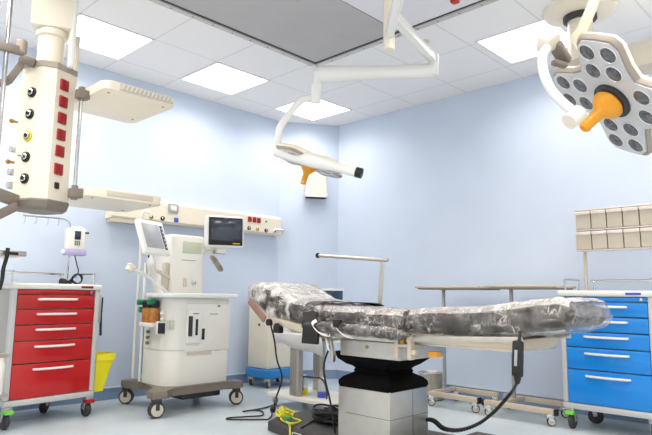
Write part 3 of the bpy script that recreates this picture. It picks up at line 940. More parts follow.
rack = rk.build('bin_rack', M['bin_edge'], t)
for row in (z0 + .012, zm + .008):
    for k in range(nb):
        y1 = ry0 - .008 - k * bwid; y0 = y1 - bwid + .008
        hh = zm - z0 - .022
        b = MB()
        b.loft([[V3((fxr - .004, y, row)) for y in (y0, y1)] + [V3((rxp - .016, y, row)) for y in (y1, y0)],
                [V3((fxr - .010, y, row + hh * .78)) for y in (y0, y1)] + [V3((rxp - .016, y, row + hh * .78)) for y in (y1, y0)]])
        bn = b.build('tilt_bin', M['bin_face'], rack)
        MB().box(fxr - .022, fxr + .03, y0, y1, row + hh * .78, row + hh * .97, .004).build('bin_lip', M['bin_edge'], bn)

# ================================================================== ANAESTHESIA MACHINE
t = thing('anaesthesia_machine', 'white anaesthesia machine with two monitors on a taupe wheeled base, against the left wall', 'anaesthesia machine', (2.84, 4.5, 0))
# base frame
bs = MB()
poly = [(2.37, 4.09), (2.47, 4.06), (2.57, 4.16), (3.10, 4.17), (3.19, 4.11), (3.26, 4.14), (3.26, 4.24), (3.18, 4.30), (3.18, 4.60), (3.26, 4.72), (3.26, 4.82), (3.16, 4.84), (3.06, 4.74), (2.72, 4.72), (2.60, 4.86), (2.50, 4.86), (2.48, 4.76), (2.56, 4.60), (2.50, 4.30), (2.36, 4.17)]
bs.prism(poly, .140, .20, bev=.012)
bs.build('base_frame', M['taupe'], t)
MB().box(2.72, 3.10, 4.25, 4.65, .08, .142, .01).build('under_tray', M['darkgrey'], t)
for x, y, a in ((2.535, 4.82, -.75), (2.415, 4.12, -.2), (3.215, 4.18, -.5), (3.22, 4.78, .9)):
    m = (x - 2.84, y - 4.5)
    caster(t, m[0], m[1], .142, .060, .062, M['hub'], M['tyre'], M['darkgrey'], a, offs=.0)
# cabinet with rounded front-left corner
def cab(grow=0., z=0.):
    x0, x1, y0, y1 = 2.55 - grow, 3.13 + grow, 4.215 - grow, 4.60 + grow
    r = .14
    pts = [(x1, y0), (x1, y1), (x0, y1)]
    for k in range(9):
        a = math.radians(180 + 90 * k / 8)
        pts.append((x0 + r + r * math.cos(a), y0 + r + r * math.sin(a)))
    return [V3((p[0], p[1], z)) for p in pts]


MB().loft([cab(0, .20), cab(0, .475)]).build('lower_cabinet', M['offwhite'], t)
MB().loft([cab(-.004, .475), cab(-.004, .483)]).build('cabinet_seam', M['cream_dark'], t)
MB().loft([cab(0, .483), cab(0, .90)]).build('upper_cabinet', M['offwhite'], t)
# worktop
MB().prism([(2.46, 4.36), (2.54, 4.18), (2.60, 4.15), (3.16, 4.15), (3.20, 4.18), (3.22, 4.64), (2.58, 4.64), (2.49, 4.50)], .905, .942, bev=.010).build('worktop', M['white'], t)
yF = 4.213


def front(px0, py0, px1, py1, d, m, name, parent, y=yF, bev=.003):
    a = ony(px0, py0, y); b = ony(px1, py1, y)
    return MB().box(min(a.x, b.x), max(a.x, b.x), y - d, y + .004, min(a.z, b.z), max(a.z, b.z), bev).build(name, m, parent)


o = front(187, 304, 228, 349, .012, M['offwhite'], 'door', t, bev=.004)
front(217, 305, 219.5, 307, .014, M['text_b'], 'door_mark', o, y=yF)
front(209, 313.6, 217, 314.4, .0135, M['text_b'], 'door_print', o, y=yF)
o = front(186.5, 310, 198, 343, .035, M['white'], 'absorber_unit', t, bev=.008)
front(186.6, 316, 189, 336, .05, M['darkgrey'], 'bellows_slot', o)
front(193.5, 319, 195, 335, .042, M['text'], 'level_window', o)
front(191, 313, 196.5, 314, .038, M['text_b'], 'print_line', o)
o = front(201.2, 328.5, 203.4, 339.5, .018, M['text'], 'latch', t)
o = front(187, 351.5, 211, 353.5, .008, M['cream_dark'], 'drawer_grip', t)
front(205, 351, 212, 354.5, .002, M['white'], 'drawer_pull', t)
o = front(169.5, 320.5, 174.5, 329.5, .012, M['cream_dark'], 'pressure_gauge', t, y=4.25)
front(170.3, 321.8, 173.6, 328, .014, M['lcd'], 'gauge_glass', o, y=4.25)
# left side details (vaporiser, valves, gauges)
xs = 2.53
MB().box(2.455, 2.56, 4.34, 4.53, .665, .70, .006).build('vaporiser_shelf', M['offwhite'], t)
v = MB()
for y in (4.39, 4.48): v.lathe([(.045, .70), (.048, .71), (.048, .80), (.040, .82)], Matrix.Translation((2.505, y, 0)), 18)
v.build('vaporiser', M['amber'], t)
v = MB()
for y in (4.39, 4.48): v.lathe([(.044, .82), (.047, .825), (.047, .87), (.03, .88)], Matrix.Translation((2.505, y, 0)), 18)
v.build('vaporiser_head', M['black'], t)
for a_, b_q in (((2.50, 4.37, .868), (2.44, 4.36, .868)), ((2.52, 4.55, .862), (2.45, 4.56, .862)), ((2.52, 4.55, .80), (2.47, 4.56, .80))):
    MB().cyl(a_, b_q, .023, 14).build('green_valve', M['green'], t)
gd = MB()
for px, py in ((161.5, 313), (161.7, 319)):
    q = ony(px, py, 4.29)
    gd.cyl((q.x, 4.30, q.z), (q.x - .01, 4.27, q.z), .014, 14)
gd.build('flow_knob', M['chrome'], t)
for k, px in enumerate((158.5, 160.7, 162.9)):
    q = ony(px, 328, 4.29)
    MB().box(q.x - .009, q.x + .009, 4.27, 4.30, q.z - .045, q.z + .04, .003).build('flow_meter', M['text'] if k % 1 == 0 else M['black'], t)
q = ony(161, 327.5, 4.30)
MB().box(q.x - .04, q.x + .045, 4.283, 4.32, q.z - .055, q.z + .05, .006).build('flow_meter_panel', M['white'], t)
for z in (.53, .575, .62):
    MB().cyl((2.535, 4.50, z), (2.515, 4.50, z), .014, 12).build('hose_port', M['taupe'], t)
# tall hose/white pole at back left
q0, q1 = ony(135, 219, 4.72), ony(142, 384, 4.72)
bx = ony(141.5, 340, 4.66).x
MB().cyl((bx, 4.66, .19), (bx, 4.66, 1.20), .012, 10).build('side_pole', M['white'], t)
MB().tube(smooth([V3((bx + .03, 4.70, .25)), V3((bx + .025, 4.69, .7)), V3((bx + .01, 4.67, 1.05)), V3((bx + .02, 4.62, 1.32)), V3((bx + .05, 4.58, 1.36))], 5), .008, 8).build('black_hose', M['black'], t)
MB().tube(smooth([V3((bx - .02, 4.74, .22)), V3((bx - .018, 4.74, .7)), V3((bx - .03, 4.70, 1.2)), V3((bx - .075, 4.62, 1.60)), V3((bx - .03, 4.56, 1.625))], 5), .014, 8).build('white_hose', M['offwhite'], t)
# upper tower
cxa, cxb, cyf = 2.665, 3.0, 4.42
tw = MB().loft([[V3((p[0], p[1], z)) for p in rrect((cxa + cxb) / 2, cyf + .17, (cxb - cxa) / 2 - s, .17 - s, .03, 4)] for z, s in ((.942, 0), (1.425, 0), (1.445, .012))])
tw.build('tower', M['offwhite'], t)
o = front(183, 241, 201.5, 254.5, .004, M['lcd'], 'tower_display', t, y=cyf)
front(181.5, 259.8, 196, 260.8, .002, M['text_b'], 'print_line', t, y=cyf)
front(183.5, 278, 186, 287, .012, M['cream_dark'], 'vent_slot', t, y=cyf)
q = ony(193.5, 283, cyf)
MB().lathe([(.020, 0), (.020, .014), (.013, .018), (0, .018)], frame_mtx(q, V3((1, 0, 0)), V3((0, 0, 1)), V3((0, -1, 0))), 16).build('tower_knob', M['chrome'], t)
MB().box(cxa - .045, cxa - .004, cyf + .02, cyf + .08, .97, 1.20, .01).build('tower_side_rail', M['cream_dark'], t)
# left monitor, tilted
P = [ony(138, 218, 4.30), ony(167.5, 223, 4.43), ony(169.5, 255.5, 4.30), ony(142.5, 252, 4.17)]
mx = ((P[1] - P[0]) + (P[2] - P[3])).normalized()
mz = ((P[0] - P[3]) + (P[1] - P[2])); mz = (mz - mx * mz.dot(mx)).normalized()
my = mz.cross(mx)
mw = ((P[1] - P[0]).length + (P[2] - P[3]).length) / 2 * .96; mh = ((P[0] - P[3]).length + (P[1] - P[2]).length) / 2
mo = (P[0] + P[1] + P[2] + P[3]) / 4
mt = frame_mtx(mo, mx, my, mz)
mw *= .93; mh *= .96
o = MB().box(-mw / 2, mw / 2, .0, .045, -mh / 2, mh / 2, .014, mt, 3).build('touch_monitor', M['white'], t)
MB().box(-mw / 2 + .03, mw / 2 - .075, -.003, .01, -mh / 2 + .05, mh / 2 - .035, .002, mt).build('screen', M['screen_grey'], o)
MB().box(mw / 2 - .062, mw / 2 - .03, -.003, .01, -mh / 2 + .045, mh / 2 - .04, .002, mt).build('button_strip', M['text'], o)
kn = MB()
for k in range(6): kn.box(mw / 2 - .055, mw / 2 - .038, -.008, 0, -mh / 2 + .055 + k * .033, -mh / 2 + .075 + k * .033, .002, mt)
kn.build('buttons', M['screen_grey'], o)
# its arm and bracket
MB().tube(smooth([mt @ V3((-.02, .05, -mh / 2 + .02)), mt @ V3((-.02, .08, -mh / 2 - .07)), V3((2.55, 4.47, 1.13)), V3((cxa + .02, 4.5, 1.12))], 4), .022, 10).build('monitor_arm', M['white'], t)
MB().bar(ony(151, 258, 4.36), ony(152, 274, 4.38), .06, .05, .008).build('monitor_bracket', M['offwhite'], t)
MB().bar(ony(158, 271, 4.42), ony(171, 279, 4.45), .03, .03, .006).build('arm_stay', M['cream_dark'], t)
# breathing bag arm
gp = [ony(167, 293, 4.40), ony(158, 285, 4.36), ony(147, 276.5, 4.30), ony(138, 271.5, 4.27), ony(131, 269, 4.26)]
MB().tube(smooth(gp, 5), .015, 10).build('gooseneck', M['white'], t)
q = ony(130, 268.5, 4.26)
MB().lathe([(.018, -.03), (.034, -.02), (.03, .01), (.04, .02), (.03, .035)], Matrix.Translation(q) @ Matrix.Rotation(.5, 4, 'Y'), 12).build('gooseneck_tip', M['cream'], t)
# right monitor
P = [ony(207.5, 216.5, 4.33), ony(243.7, 218, 4.25), ony(243.5, 246.5, 4.25), ony(208, 244.5, 4.33)]
mx = ((P[1] - P[0]) + (P[2] - P[3])).normalized()
mz = ((P[0] - P[3]) + (P[1] - P[2])); mz = (mz - mx * mz.dot(mx)).normalized()
my = mz.cross(mx)
mw = ((P[1] - P[0]).length + (P[2] - P[3]).length) / 2 * .96; mh = ((P[0] - P[3]).length + (P[1] - P[2]).length) / 2
mo = (P[0] + P[1] + P[2] + P[3]) / 4
mt = frame_mtx(mo, mx, my, mz)
o = MB().box(-mw / 2 - .024, mw / 2 + .018, .0, .06, -mh / 2 - .020, mh / 2 + .014, .024, mt, 4).build('patient_monitor', M['white'], t)
MB().box(-mw / 2 + .002, mw / 2 - .004, -.006, .02, -mh / 2 + .002, mh / 2 - .004, .005, mt).build('bezel', M['black'], o)
MB().box(-mw / 2 + .022, mw / 2 - .018, -.008, .0, -mh / 2 + .042, mh / 2 - .02, .001, mt).build('screen', M['screen_dark'], o)
MB().box(mw / 2 - .10, mw / 2 - .03, -.0085, -.002, -mh / 2 + .014, -mh / 2 + .024, .001, mt).build('logo_mark', M['yellowd'], o)
MB().box(-.03, .03, -.0085, -.002, mh / 2 - .016, mh / 2 - .010, .001, mt).build('logo_mark', M['text_b'], o)
# monitor arm
MB().bar(V3((cxb - .01, 4.50, 1.315)), V3((3.08, 4.42, 1.315)), .03, .045, .006).cyl((3.08, 4.41, 1.30), (3.08, 4.41, 1.36), .022, 12).box(3.02, 3.19, 4.36, 4.45, 1.335, 1.352, .004).box(3.06, 3.15, 4.32, 4.42, 1.30, 1.34, .006).build('monitor_arm', M['offwhite'], t)
kb = MB()
for k in range(4): kb.cyl((3.05 + k * .035, 4.35, 1.295), (3.05 + k * .035, 4.35, 1.325), .012, 10)
kb.build('arm_clamp', M['taupe_l'], t)
# hanging cable bundle
cb = MB()
c0, c1 = ony(211.5, 256, 4.33), ony(221.5, 271, 4.33)
dn = c1 - c0
for k in range(4):
    off = V3((.008 * math.cos(k * 1.6), .012 * math.sin(k * 1.6), 0))
    pts = []
    for i in range(25):
        u = 2 * PI * i / 24
        wv = .018 * math.sin(u) * (1 + .4 * math.sin(2 * u + k))
        pts.append(c0 + dn * (.5 - .5 * math.cos(u)) + off + V3((wv * .8, 0, wv * .5)))
    cb.tube(pts, .0055, 6)
cb.cyl(c0 + dn * .42 + V3((-.012, 0, .006)), c0 + dn * .58 + V3((.012, 0, -.006)), .022, 10)
o = cb.build('cable_bundle', M['taupe_l'], t)

# ================================================================== OPERATING TABLE
t = thing('operating_table', 'steel operating table with dark cushions wrapped in clear plastic, in the middle of room', 'operating table', (2.88, 2.3, 0))
# base foot
bp_ = [(2.765, 3.225), (2.88, 3.29), (3.20, 3.30), (3.32, 3.10), (3.32, 1.80), (3.1, 1.62), (2.78, 1.62), (2.70, 1.8), (2.70, 2.86), (2.725, 3.0)]


def inset(pts, k, c=(2.98, 2.45)): return [(c[0] + (p[0] - c[0]) * k, c[1] + (p[1] - c[1]) * k) for p in pts]


MB().loft([[V3((p[0], p[1], z)) for p in inset(bp_, k)] for z, k in ((.004, 1.0), (.062, 1.0), (.082, .955), (.095, .80))]).build('foot', M['basegrey'], t, angle=20)
MB().box(3.25, 3.56, 1.83, 2.06, .004, .07, .01).build('foot_outrigger', M['basegrey'], t)
# white square outline marking on the foot
q = onx(289, 433, 2.70)
fr = MB()
zq = .030; yq = 2.86
for (y0, y1, z0, z1) in ((yq - .045, yq + .045, .05, .054), (yq - .045, yq + .045, .014, .018), (yq - .045, yq - .041, .014, .054), (yq + .041, yq + .045, .014, .054)):
    fr.box(2.697, 2.7005, y0, y1, z0, z1)
fr.build('square_mark', M['white'], t)
# column
cx0, cx1, cy0, cy1 = 2.70, 3.075, 2.105, 2.50
col_ = MB().box(cx0, cx1, cy0, cy1, .08, .40, .004).build('column', M['steel_w'], t)
MB().box(cx0 - .0012, cx0 + .002, cy0 + .003, cy1 - .06, .2435, .2455).box(cx0 + .003, cx1 - .003, cy0 - .0012, cy0 + .002, .2435, .2455).box((cx0 + cx1) / 2 + .03, (cx0 + cx1) / 2 + .032, cy0 - .0012, cy0 + .002, .10, .398).build('column_seams', M['text'], col_)
# bellows
bl = MB()
mxc, myc = (cx0 + cx1) / 2, (cy0 + cy1) / 2
rings = []
for z, hx, hy in ((.395, .192, .203), (.41, .198, .208), (.43, .196, .205), (.452, .180, .185), (.468, .150, .155), (.478, .130, .135), (.488, .135, .14), (.50, .128, .132), (.515, .14, .147), (.53, .165, .175), (.56, .20, .21), (.60, .22, .225)):
    rings.append([V3((p[0] + .006 * noise.noise((p[0] * 9, p[1] * 9, z * 30)), p[1] + .006 * noise.noise((p[1] * 9, p[0] * 9, z * 30 + 5)), z + .008 * noise.noise((p[0] * 12, p[1] * 12, 3)))) for p in rrect(mxc, myc, hx, hy, .03, 5)])
bl.loft(rings)
bl.build('bellows', M['bellows'], t, angle=60)
# upper frame box
MB().box(2.635, 3.10, 1.985, 2.43, .585, .68, .006).build('head_frame', M['steel_w'], t)
MB().box(2.66, 3.08, 1.30, 1.99, .688, .74, .006).build('leg_frame', M['tan'], t)
MB().box(2.66, 3.06, 1.30, 1.99, .676, .690, .004).build('leg_frame_plate', M['steel'], t)
MB().cyl((2.6345, 2.22, .645), (2.630, 2.22, .645), .010, 12).build('frame_button', M['brass'], t)
q = onx(436, 354.5, 2.70)
MB().box(2.66, 2.71, q.y - .03, q.y + .025, q.z - .012, q.z + .016, .003).build('release_lever', M['orange'], t)
cl = MB()
for yy in (1.985, 1.90):
    cl.box(2.60, 2.64, yy - .012, yy + .012, .60, .735, .003)
    cl.cyl((2.595, yy, .70), (2.605, yy, .70), .012, 10)
cl.box(2.602, 2.64, 1.90, 1.985, .665, .68, .003).box(2.602, 2.64, 1.86, 1.90, .63, .655, .003)
cl.build('rail_clamp', M['beige_metal'], t)
MB().box(2.605, 2.64, 1.935, 1.965, .68, .71, .003).build('brass_catch', M['brass'], t)
# side rails
for x in (2.585, 3.135):
    MB().bar((x, 2.46, .708), (x, 2.02, .708), .012, .028, .003).bar((x, 1.86, .715), (x, 1.25, .745), .012, .028, .003).build('side_rail', M['steel'], t)
for x in (2.60, 3.12):
    MB().bar((x, 3.05, .772), (x, 2.50, .697), .025, .045, .004).build('back_section_rail', M['beige_metal'], t)
bd = [(3.07, .79), (2.80, .76), (2.50, .72)]
MB().box(2.64, 3.08, 2.02, 2.48, .68, .735, .006).build('seat_plate', M['steel'], t)
MB().bar((2.86, 3.06, .785), (2.86, 2.50, .712), .46, .02, .003).build('back_plate', M['steel'], t)
# head end hinge plates
for x in (2.575, 3.145):
    MB().bar((x, 3.235, .898), (x, 3.06, .770), .012, .05, .004, up=(0, 1, 1)).build('hinge_plate', M['headplate'], t)
MB().bar((2.86, 3.27, .915), (2.86, 3.06, .785), .46, .02, .003).build('head_plate', M['steel'], t)
MB().cyl((2.565, 3.02, .755), (2.60, 3.02, .755), .022, 12).build('adjust_knob', M['black'], t)
MB().cyl((2.565, 2.94, .735), (2.60, 2.94, .735), .018, 12).box(2.56, 2.60, 2.9, 2.96, .69, .74, .004).build('adjust_knob', M['black'], t)
# fittings below the seat at the left of the frame
MB().bar((2.59, 2.47, .69), (2.585, 2.44, .60), .018, .022, .004).bar((2.585, 2.44, .61), (2.585, 2.44, .545), .02, .028, .004).build('socket_fitting', M['steel'], t)
MB().tube(smooth([V3((2.60, 2.47, .66)), V3((2.60, 2.53, .50)), V3((2.66, 2.53, .30)), V3((2.74, 2.56, .10))], 5), .006, 8).build('power_lead', M['black'], t)
MB().bar((2.575, 2.49, .68), (2.572, 2.46, .61), .010, .010, .003).build('fitting_lever', M['white'], t)

TOP = [(3.31, .955), (3.27, 1.00), (3.20, 1.005), (3.10, .985), (3.0, .945), (2.87, .895), (2.7, .872), (2.4, .862), (1.98, .857), (1.93, .845), (1.88, .858), (1.5, .872), (1.25, .905), (1.10, .925), (1.03, .90)]
BOT = [(3.31, .905), (3.20, .88), (3.05, .795), (2.9, .775), (2.6, .742), (2.3, .738), (1.9, .738), (1.3, .752), (1.03, .80)]


def interp(tab, y):
    tb_ = sorted(tab)
    if y <= tb_[0][0]: return tb_[0][1]
    for (a, va), (b, vb) in zip(tb_[:-1], tb_[1:]):
        if y <= b: return va + (vb - va) * (y - a) / (b - a)
    return tb_[-1][1]


def sect(y, hx, grow, n=6, r=.045):
    zt, zb = interp(TOP, y) + grow, interp(BOT, y) - grow
    hz = (zt - zb) / 2
    return rrect(2.86, (zt + zb) / 2, hx + grow, hz, min(r, hz * .8), n)


def cushion(y0, y1, name):
    m = MB()
    rings = []
    N = max(8, int(abs(y1 - y0) / .03))
    for i in range(N + 1):
        u = i / N
        y = y0 + (y1 - y0) * u
        e = min(u, 1 - u) * abs(y1 - y0)
        g = -.016 - (.02 * (1 - e / .03) if e < .03 else 0)
        rings.append([V3((p[0], y, p[1])) for p in sect(y, .258, g)])
    m.loft(rings)
    return m.build(name, M['cushion'], t, angle=60)


cushion(3.295, 3.075, 'head_cushion')
cushion(3.065, 2.52, 'back_cushion')
cushion(2.51, 1.955, 'seat_cushion')
cushion(1.925, 1.05, 'leg_cushion')
# wrinkled plastic wrap
def film(y0, y1, name, amp, seed, hx=.258, grow=.0, step=.012):
    m = MB()
    rings = []
    N = int(abs(y1 - y0) / step)
    for i in range(N + 1):
        u = i / N
        y = y0 + (y1 - y0) * u
        e = min(u, 1 - u) * abs(y1 - y0)
        g = grow - (.05 * (1 - e / .04) if e < .04 else 0)
        ps = sect(y, hx, g, 9)
        # add samples on long sides
        full = []
        for k in range(len(ps)):
            a = V3((ps[k][0], y, ps[k][1])); b = V3((ps[(k + 1) % len(ps)][0], y, ps[(k + 1) % len(ps)][1]))
            nn = max(1, int((b - a).length / .016)) if (b - a).length > .05 else 1
            if (b - a).length > .3: nn = 34
            elif (b - a).length > .03: nn = 4
            else: nn = 1
            for s in range(nn): full.append(a.lerp(b, s / nn))
        ctr = V3((2.86, y, (interp(TOP, y) + interp(BOT, y)) / 2))
        out = []
        for q in full:
            v = V3((q.x * 1.0, q.y, q.z * 1.6))
            r1 = 1 - abs(noise.noise(v * 7 + V3((seed, 0, 0)))) * 2.4
            r2 = 1 - abs(noise.noise(v * 15 + V3((0, seed, 0)))) * 2.4
            h = amp * (.7 * r1 + .3 * r2)
            d = (q - ctr); d.y = 0
            dd = V3((d.x * .35, 0, d.z)).normalized() if d.length > 1e-6 else V3((0, 0, 1))
            out.append(q + dd * h + V3((0, amp * .5 * noise.noise(v * 15), 0)))
        rings.append(out)
    m.loft(rings)
    return m.build(name, M['film_head' if 'head' in name else 'film'], t, angle=80)


film(3.325, 2.53, 'head_wrap', .026, 3.1)
film(2.56, 1.935, 'seat_wrap', .012, 7.7)
film(1.95, 1.015, 'leg_wrap', .016, 11.3)
# plastic sheets added over the cushions, whitened for the light on their tops
M['film_top'] = plastic_material('whitened_polythene_film', .30)
nt_ = M['film_top'].node_tree
for nd in nt_.nodes:
    if nd.type == 'MATH' and nd.operation == 'ADD' and not nd.inputs[1].is_linked and abs(nd.inputs[1].default_value - .02) < 1e-6: nd.inputs[1].default_value = .42


def top_sheet(y0, y1, name, seed, lift, x0=2.625, x1=3.105):
    NY, NX = int(abs(y1 - y0) / .014), 40
    rows = []
    for i in range(NY + 1):
        y = y0 + (y1 - y0) * i / NY
        row = []
        for k in range(NX + 1):
            u = k / NX
            xa = x0 + .018 * noise.noise(V3((seed, y * 9, 0))); xb = x1 + .02 * noise.noise(V3((seed + 5, y * 8, 0)))
            x = xa + (xb - xa) * u
            v = V3((x * 1.2, y, seed))
            h = .55 * (1 - 2 * abs(noise.noise(v * 6))) + .45 * (1 - 2 * abs(noise.noise(v * 14)))
            e = min(u, 1 - u)
            edge = -.03 * max(0, 1 - e / .07) ** 2
            row.append(V3((x, y, interp(TOP, y) + lift + .010 * h + edge)))
        rows.append(row)
    m = MB()
    m.loft(rows, False, False)
    return m.build(name, M['film_top'], t, angle=80)


top_sheet(3.29, 2.60, 'whitened_sheet', 2.2, .014)
top_sheet(2.58, 1.96, 'whitened_sheet', 5.1, -.001)
top_sheet(1.93, 1.05, 'whitened_sheet', 9.4, .012)
# wrapped arm pad along the near side
m = MB(); rings = []
pa, pb_ = onx(318, 326, 2.56), onx(416, 336, 2.56)
N = 50
for i in range(N + 1):
    u = i / N
    c = pa.lerp(pb_, u)
    e = min(u * 1.5, (1 - u) * .8)
    r = .030 * min(1, .45 + e * 6)
    if u > .8: r *= max(.15, (1 - u) / .2)
    ring = []
    for k in range(18):
        a = 2 * PI * k / 18
        f = 1 + .22 * noise.noise(V3((math.cos(a) * 1.3, u * 14, math.sin(a) * 1.3)))
        ring.append(c + V3((math.cos(a) * r * 1.2 * f, 0, math.sin(a) * r * f)))
    rings.append(ring)
m.loft(rings)
o = m.build('arm_pad', M['cushion'], t, angle=60)
m = MB()
m.loft([[r0 + (r0 - sum(rg_, V3()) / len(rg_)) * (.16 + .2 * noise.noise(r0 * 40)) for r0 in rg_] for rg_ in rings])
m.build('arm_pad_wrap', M['film'], o, angle=60)
# straps
def ribbon(pts, w, m, name, parent, th=.004, side=(0, 1, 0)):
    b = MB(); P_ = smooth(pts, 5)
    s = V3(side).normalized() * w / 2
    rr = []
    for i, p in enumerate(P_):
        tg = (P_[min(i + 1, len(P_) - 1)] - P_[max(i - 1, 0)]).normalized()
        n_ = tg.cross(V3(side)).normalized() * th / 2
        rr.append([p - s - n_, p + s - n_, p + s + n_, p - s + n_])
    b.loft(rr)
    return b.build(name, m, parent)


ribbon([V3((2.572, 2.64, .735)), V3((2.585, 2.645, .80)), V3((2.64, 2.65, .892)), V3((2.86, 2.60, .895)), V3((3.08, 2.54, .885)), V3((3.13, 2.53, .84))], .12, M['cushion'], 'body_strap', t)
ribbon([V3((2.56, 2.585, .765)), V3((2.54, 2.58, .75)), V3((2.535, 2.58, .70)), V3((2.535, 2.585, .645))], .13, M['black'], 'strap_pad', t, .02)
for y0 in (2.53, 2.34):
    ribbon([V3((2.56, y0 + .03, .785)), V3((2.522, y0 + .025, .765)), V3((2.522, y0 + .0, .735)), V3((2.535, y0 - .035, .71)), V3((2.56, y0 - .075, .70))], .022, M['drape'], 'pad_strap', t, .004, side=(.0, .7, .7))
q = onx(345, 329, 2.525)
MB().box(2.515, 2.56, 2.335, 2.385, .745, .80, .012).build('strap_buckle', M['black'], t)

# anaesthesia screen frame
t = thing('drape_frame', 'L-shaped steel drape bar standing up from the far side of the operating table', 'drape frame', (3.15, 2.55, .72))
p0, p1 = onx(378, 308, 3.15), onx(382.5, 259, 3.15)
MB().bar(V3((3.15, 2.555, .70)), p1, .010, .034, .003, up=(0, 1, 0)).build('post', M['steel'], t)
h0, h1 = onx(318, 255.5, 3.15), onx(388, 260.3, 3.15)
MB().cyl(h0, h1, .013, 12).build('cross_bar', M['steel'], t)
MB().ball(h0, .021, 2).build('end_knob', M['black'], t)
MB().box(3.125, 3.175, 2.525, 2.585, .69, .745, .005).build('rail_clamp', M['steel'], t)

# hand control and its coiled lead
t = thing('hand_control', 'black hand control hanging on its cable from the operating table foot end', 'hand control', (2.585, 1.275, .57))
q0, q1 = onx(518.5, 352, 2.56), onx(517.5, 377, 2.56)
MB().bar(q0 + V3((0, 0, .05)), q1, .03, .050, .010, up=(0, 1, 0)).build('handset', M['black'], t)
MB().bar(onx(516, 350, 2.543), onx(515.5, 366, 2.543), .004, .014, .001, up=(0, 1, 0)).build('button_panel', M['screen_grey'], t)
MB().tube([q1 + V3((0, 0, .012)), q1 - V3((0, 0, .008)), q1 - V3((0, 0, .03))], [.020, .016, .008], 10).build('strain_relief', M['black'], t)
MB().tube([q0 + V3((0, 0, .04)), q0 + V3((.02, 0, .09)), V3((2.585, q0.y, .745))], .006, 8).build('hook', M['black'], t)
path = smooth([q1 - V3((0, 0, .02)), at(513, 390, 3.02), at(506, 399, 3.08), at(494, 412, 3.18), at(478, 424, 3.28), at(460, 430, 3.38), at(444, 428.5, 3.46), at(432, 420, 3.5), V3((3.078, 2.20, .18))], 8)
MB().tube(path, .008, 8).build('cable', M['black'], t)
cw = MB()
sub = path[14:-2]
dense = smooth(sub, 6)
cw.tube([p + V3((.006 * math.cos(i * .9), .006 * math.sin(i * .9), .006 * math.cos(i * .9 + 1))) for i, p in enumerate(dense)], .0085, 6)
cw.build('coiled_lead', M['black'], t)

# ================================================================== BEHIND THE TABLE
# utility trolley
t = thing('utility_trolley', 'white wheeled trolley with aluminium uprights and low shelf behind the operating table', 'trolley', (3.6, 3.6, 0))
sx0, sx1, sy0, sy1 = 3.37, 3.83, 3.20, 3.96
MB().box(sx0, sx1, sy0, sy1, .082, .115, .006).build('bottom_shelf', M['offwhite'], t)
MB().box(3.46, sx1, 3.30, 3.86, .555, .575, .006).build('middle_shelf', M['offwhite'], t)
MB().box(sx0, sx1, sy0, sy1 - .0, .80, .825, .006).build('top_shelf', M['offwhite'], t)
for x, y in ((3.42, 3.645), (3.78, 3.735)):
    u = MB().box(x - .03, x + .03, y - .05, y + .05, .115, .80, .005)
    o = u.build('upright', M['alu'], t)
    g = MB()
    for k in (-.022, .0, .022): g.box(x - .0315, x - .029, y + k - .004, y + k + .004, .12, .79)
    g.build('upright_grooves', M['taupe_l'], o)
for x, y in ((3.42, 3.90), (3.42, 3.26), (3.78, 3.90), (3.78, 3.26)):
    caster(t, x - 3.6, y - 3.6, .082, .036, .026, M['hub'], M['tyre'], M['alu'], .9, offs=.01)
# folded drape on middle shelf
m = MB()
N = 16
rows = []
for i in range(N + 1):
    row = []
    for k in range(25):
        u = k / 24
        y = 3.87 - u * .58
        z = .63 + .02 * noise.noise((y * 8, i * .5, 1)) if i else .535 + .05 * noise.noise((y * 6, 2, 2)) - .07 * u
        x = 3.365 + (i / N) * .4 + .012 * noise.noise((y * 10, i * .4, 4))
        if i == 1: z = .62 + .02 * noise.noise((y * 8, 1, 1)); x = 3.345
        row.append(V3((x, y, z)))
    rows.append(row)
m.loft(rows, False, False)
o = m.build('folded_drape', M['drape'], origin=(3.57, 3.59, .50), angle=80)
tag(o, 'crumpled white drape spread on the trolley shelf below the table head', 'drape')
sol = o.modifiers.new('thick', 'SOLIDIFY'); sol.thickness = .012
# devices on top
t = thing('medical_device', 'dark blue boxy device with white top behind the operating table', 'medical device', (3.6, 3.40, .825))
P0, P1 = onx(322.5, 289, 3.50), onx(343, 291, 3.50)
yr = onx(343, 295, 3.62).y
MB().box(3.50, 3.62, yr, P0.y, .825, P0.z - .012, .006).build('case', M['navy'], t)
MB().box(3.495, 3.625, yr - .004, P0.y + .004, P0.z - .014, P0.z + .004, .005).build('lid', M['white'], t)
for (a, b) in ((323.5, 326.5), (331, 334)):
    A_, B_ = onx(a, 293, 3.499), onx(b, 295.8, 3.499)
    MB().box(3.494, 3.502, B_.y, A_.y, B_.z, A_.z, .001).build('display', M['screen_grey'] if a < 330 else M['screen_dark'], t)
P0, P1 = onx(300, 284.5, 3.45), onx(317, 286, 3.45)
t = thing('supply_box', 'beige flat box on the trolley behind the table head', 'box', (3.6, (P0.y + P1.y) / 2, .825))
yr = onx(317, 290, 3.58).y
MB().box(3.45, 3.58, yr, P0.y, .825, P0.z - .03, .006).build('body', M['beige_metal'], t)
MB().box(3.445, 3.585, yr - .004, P0.y + .004, P0.z - .032, P0.z, .006).build('lid', M['beige_metal'], t)
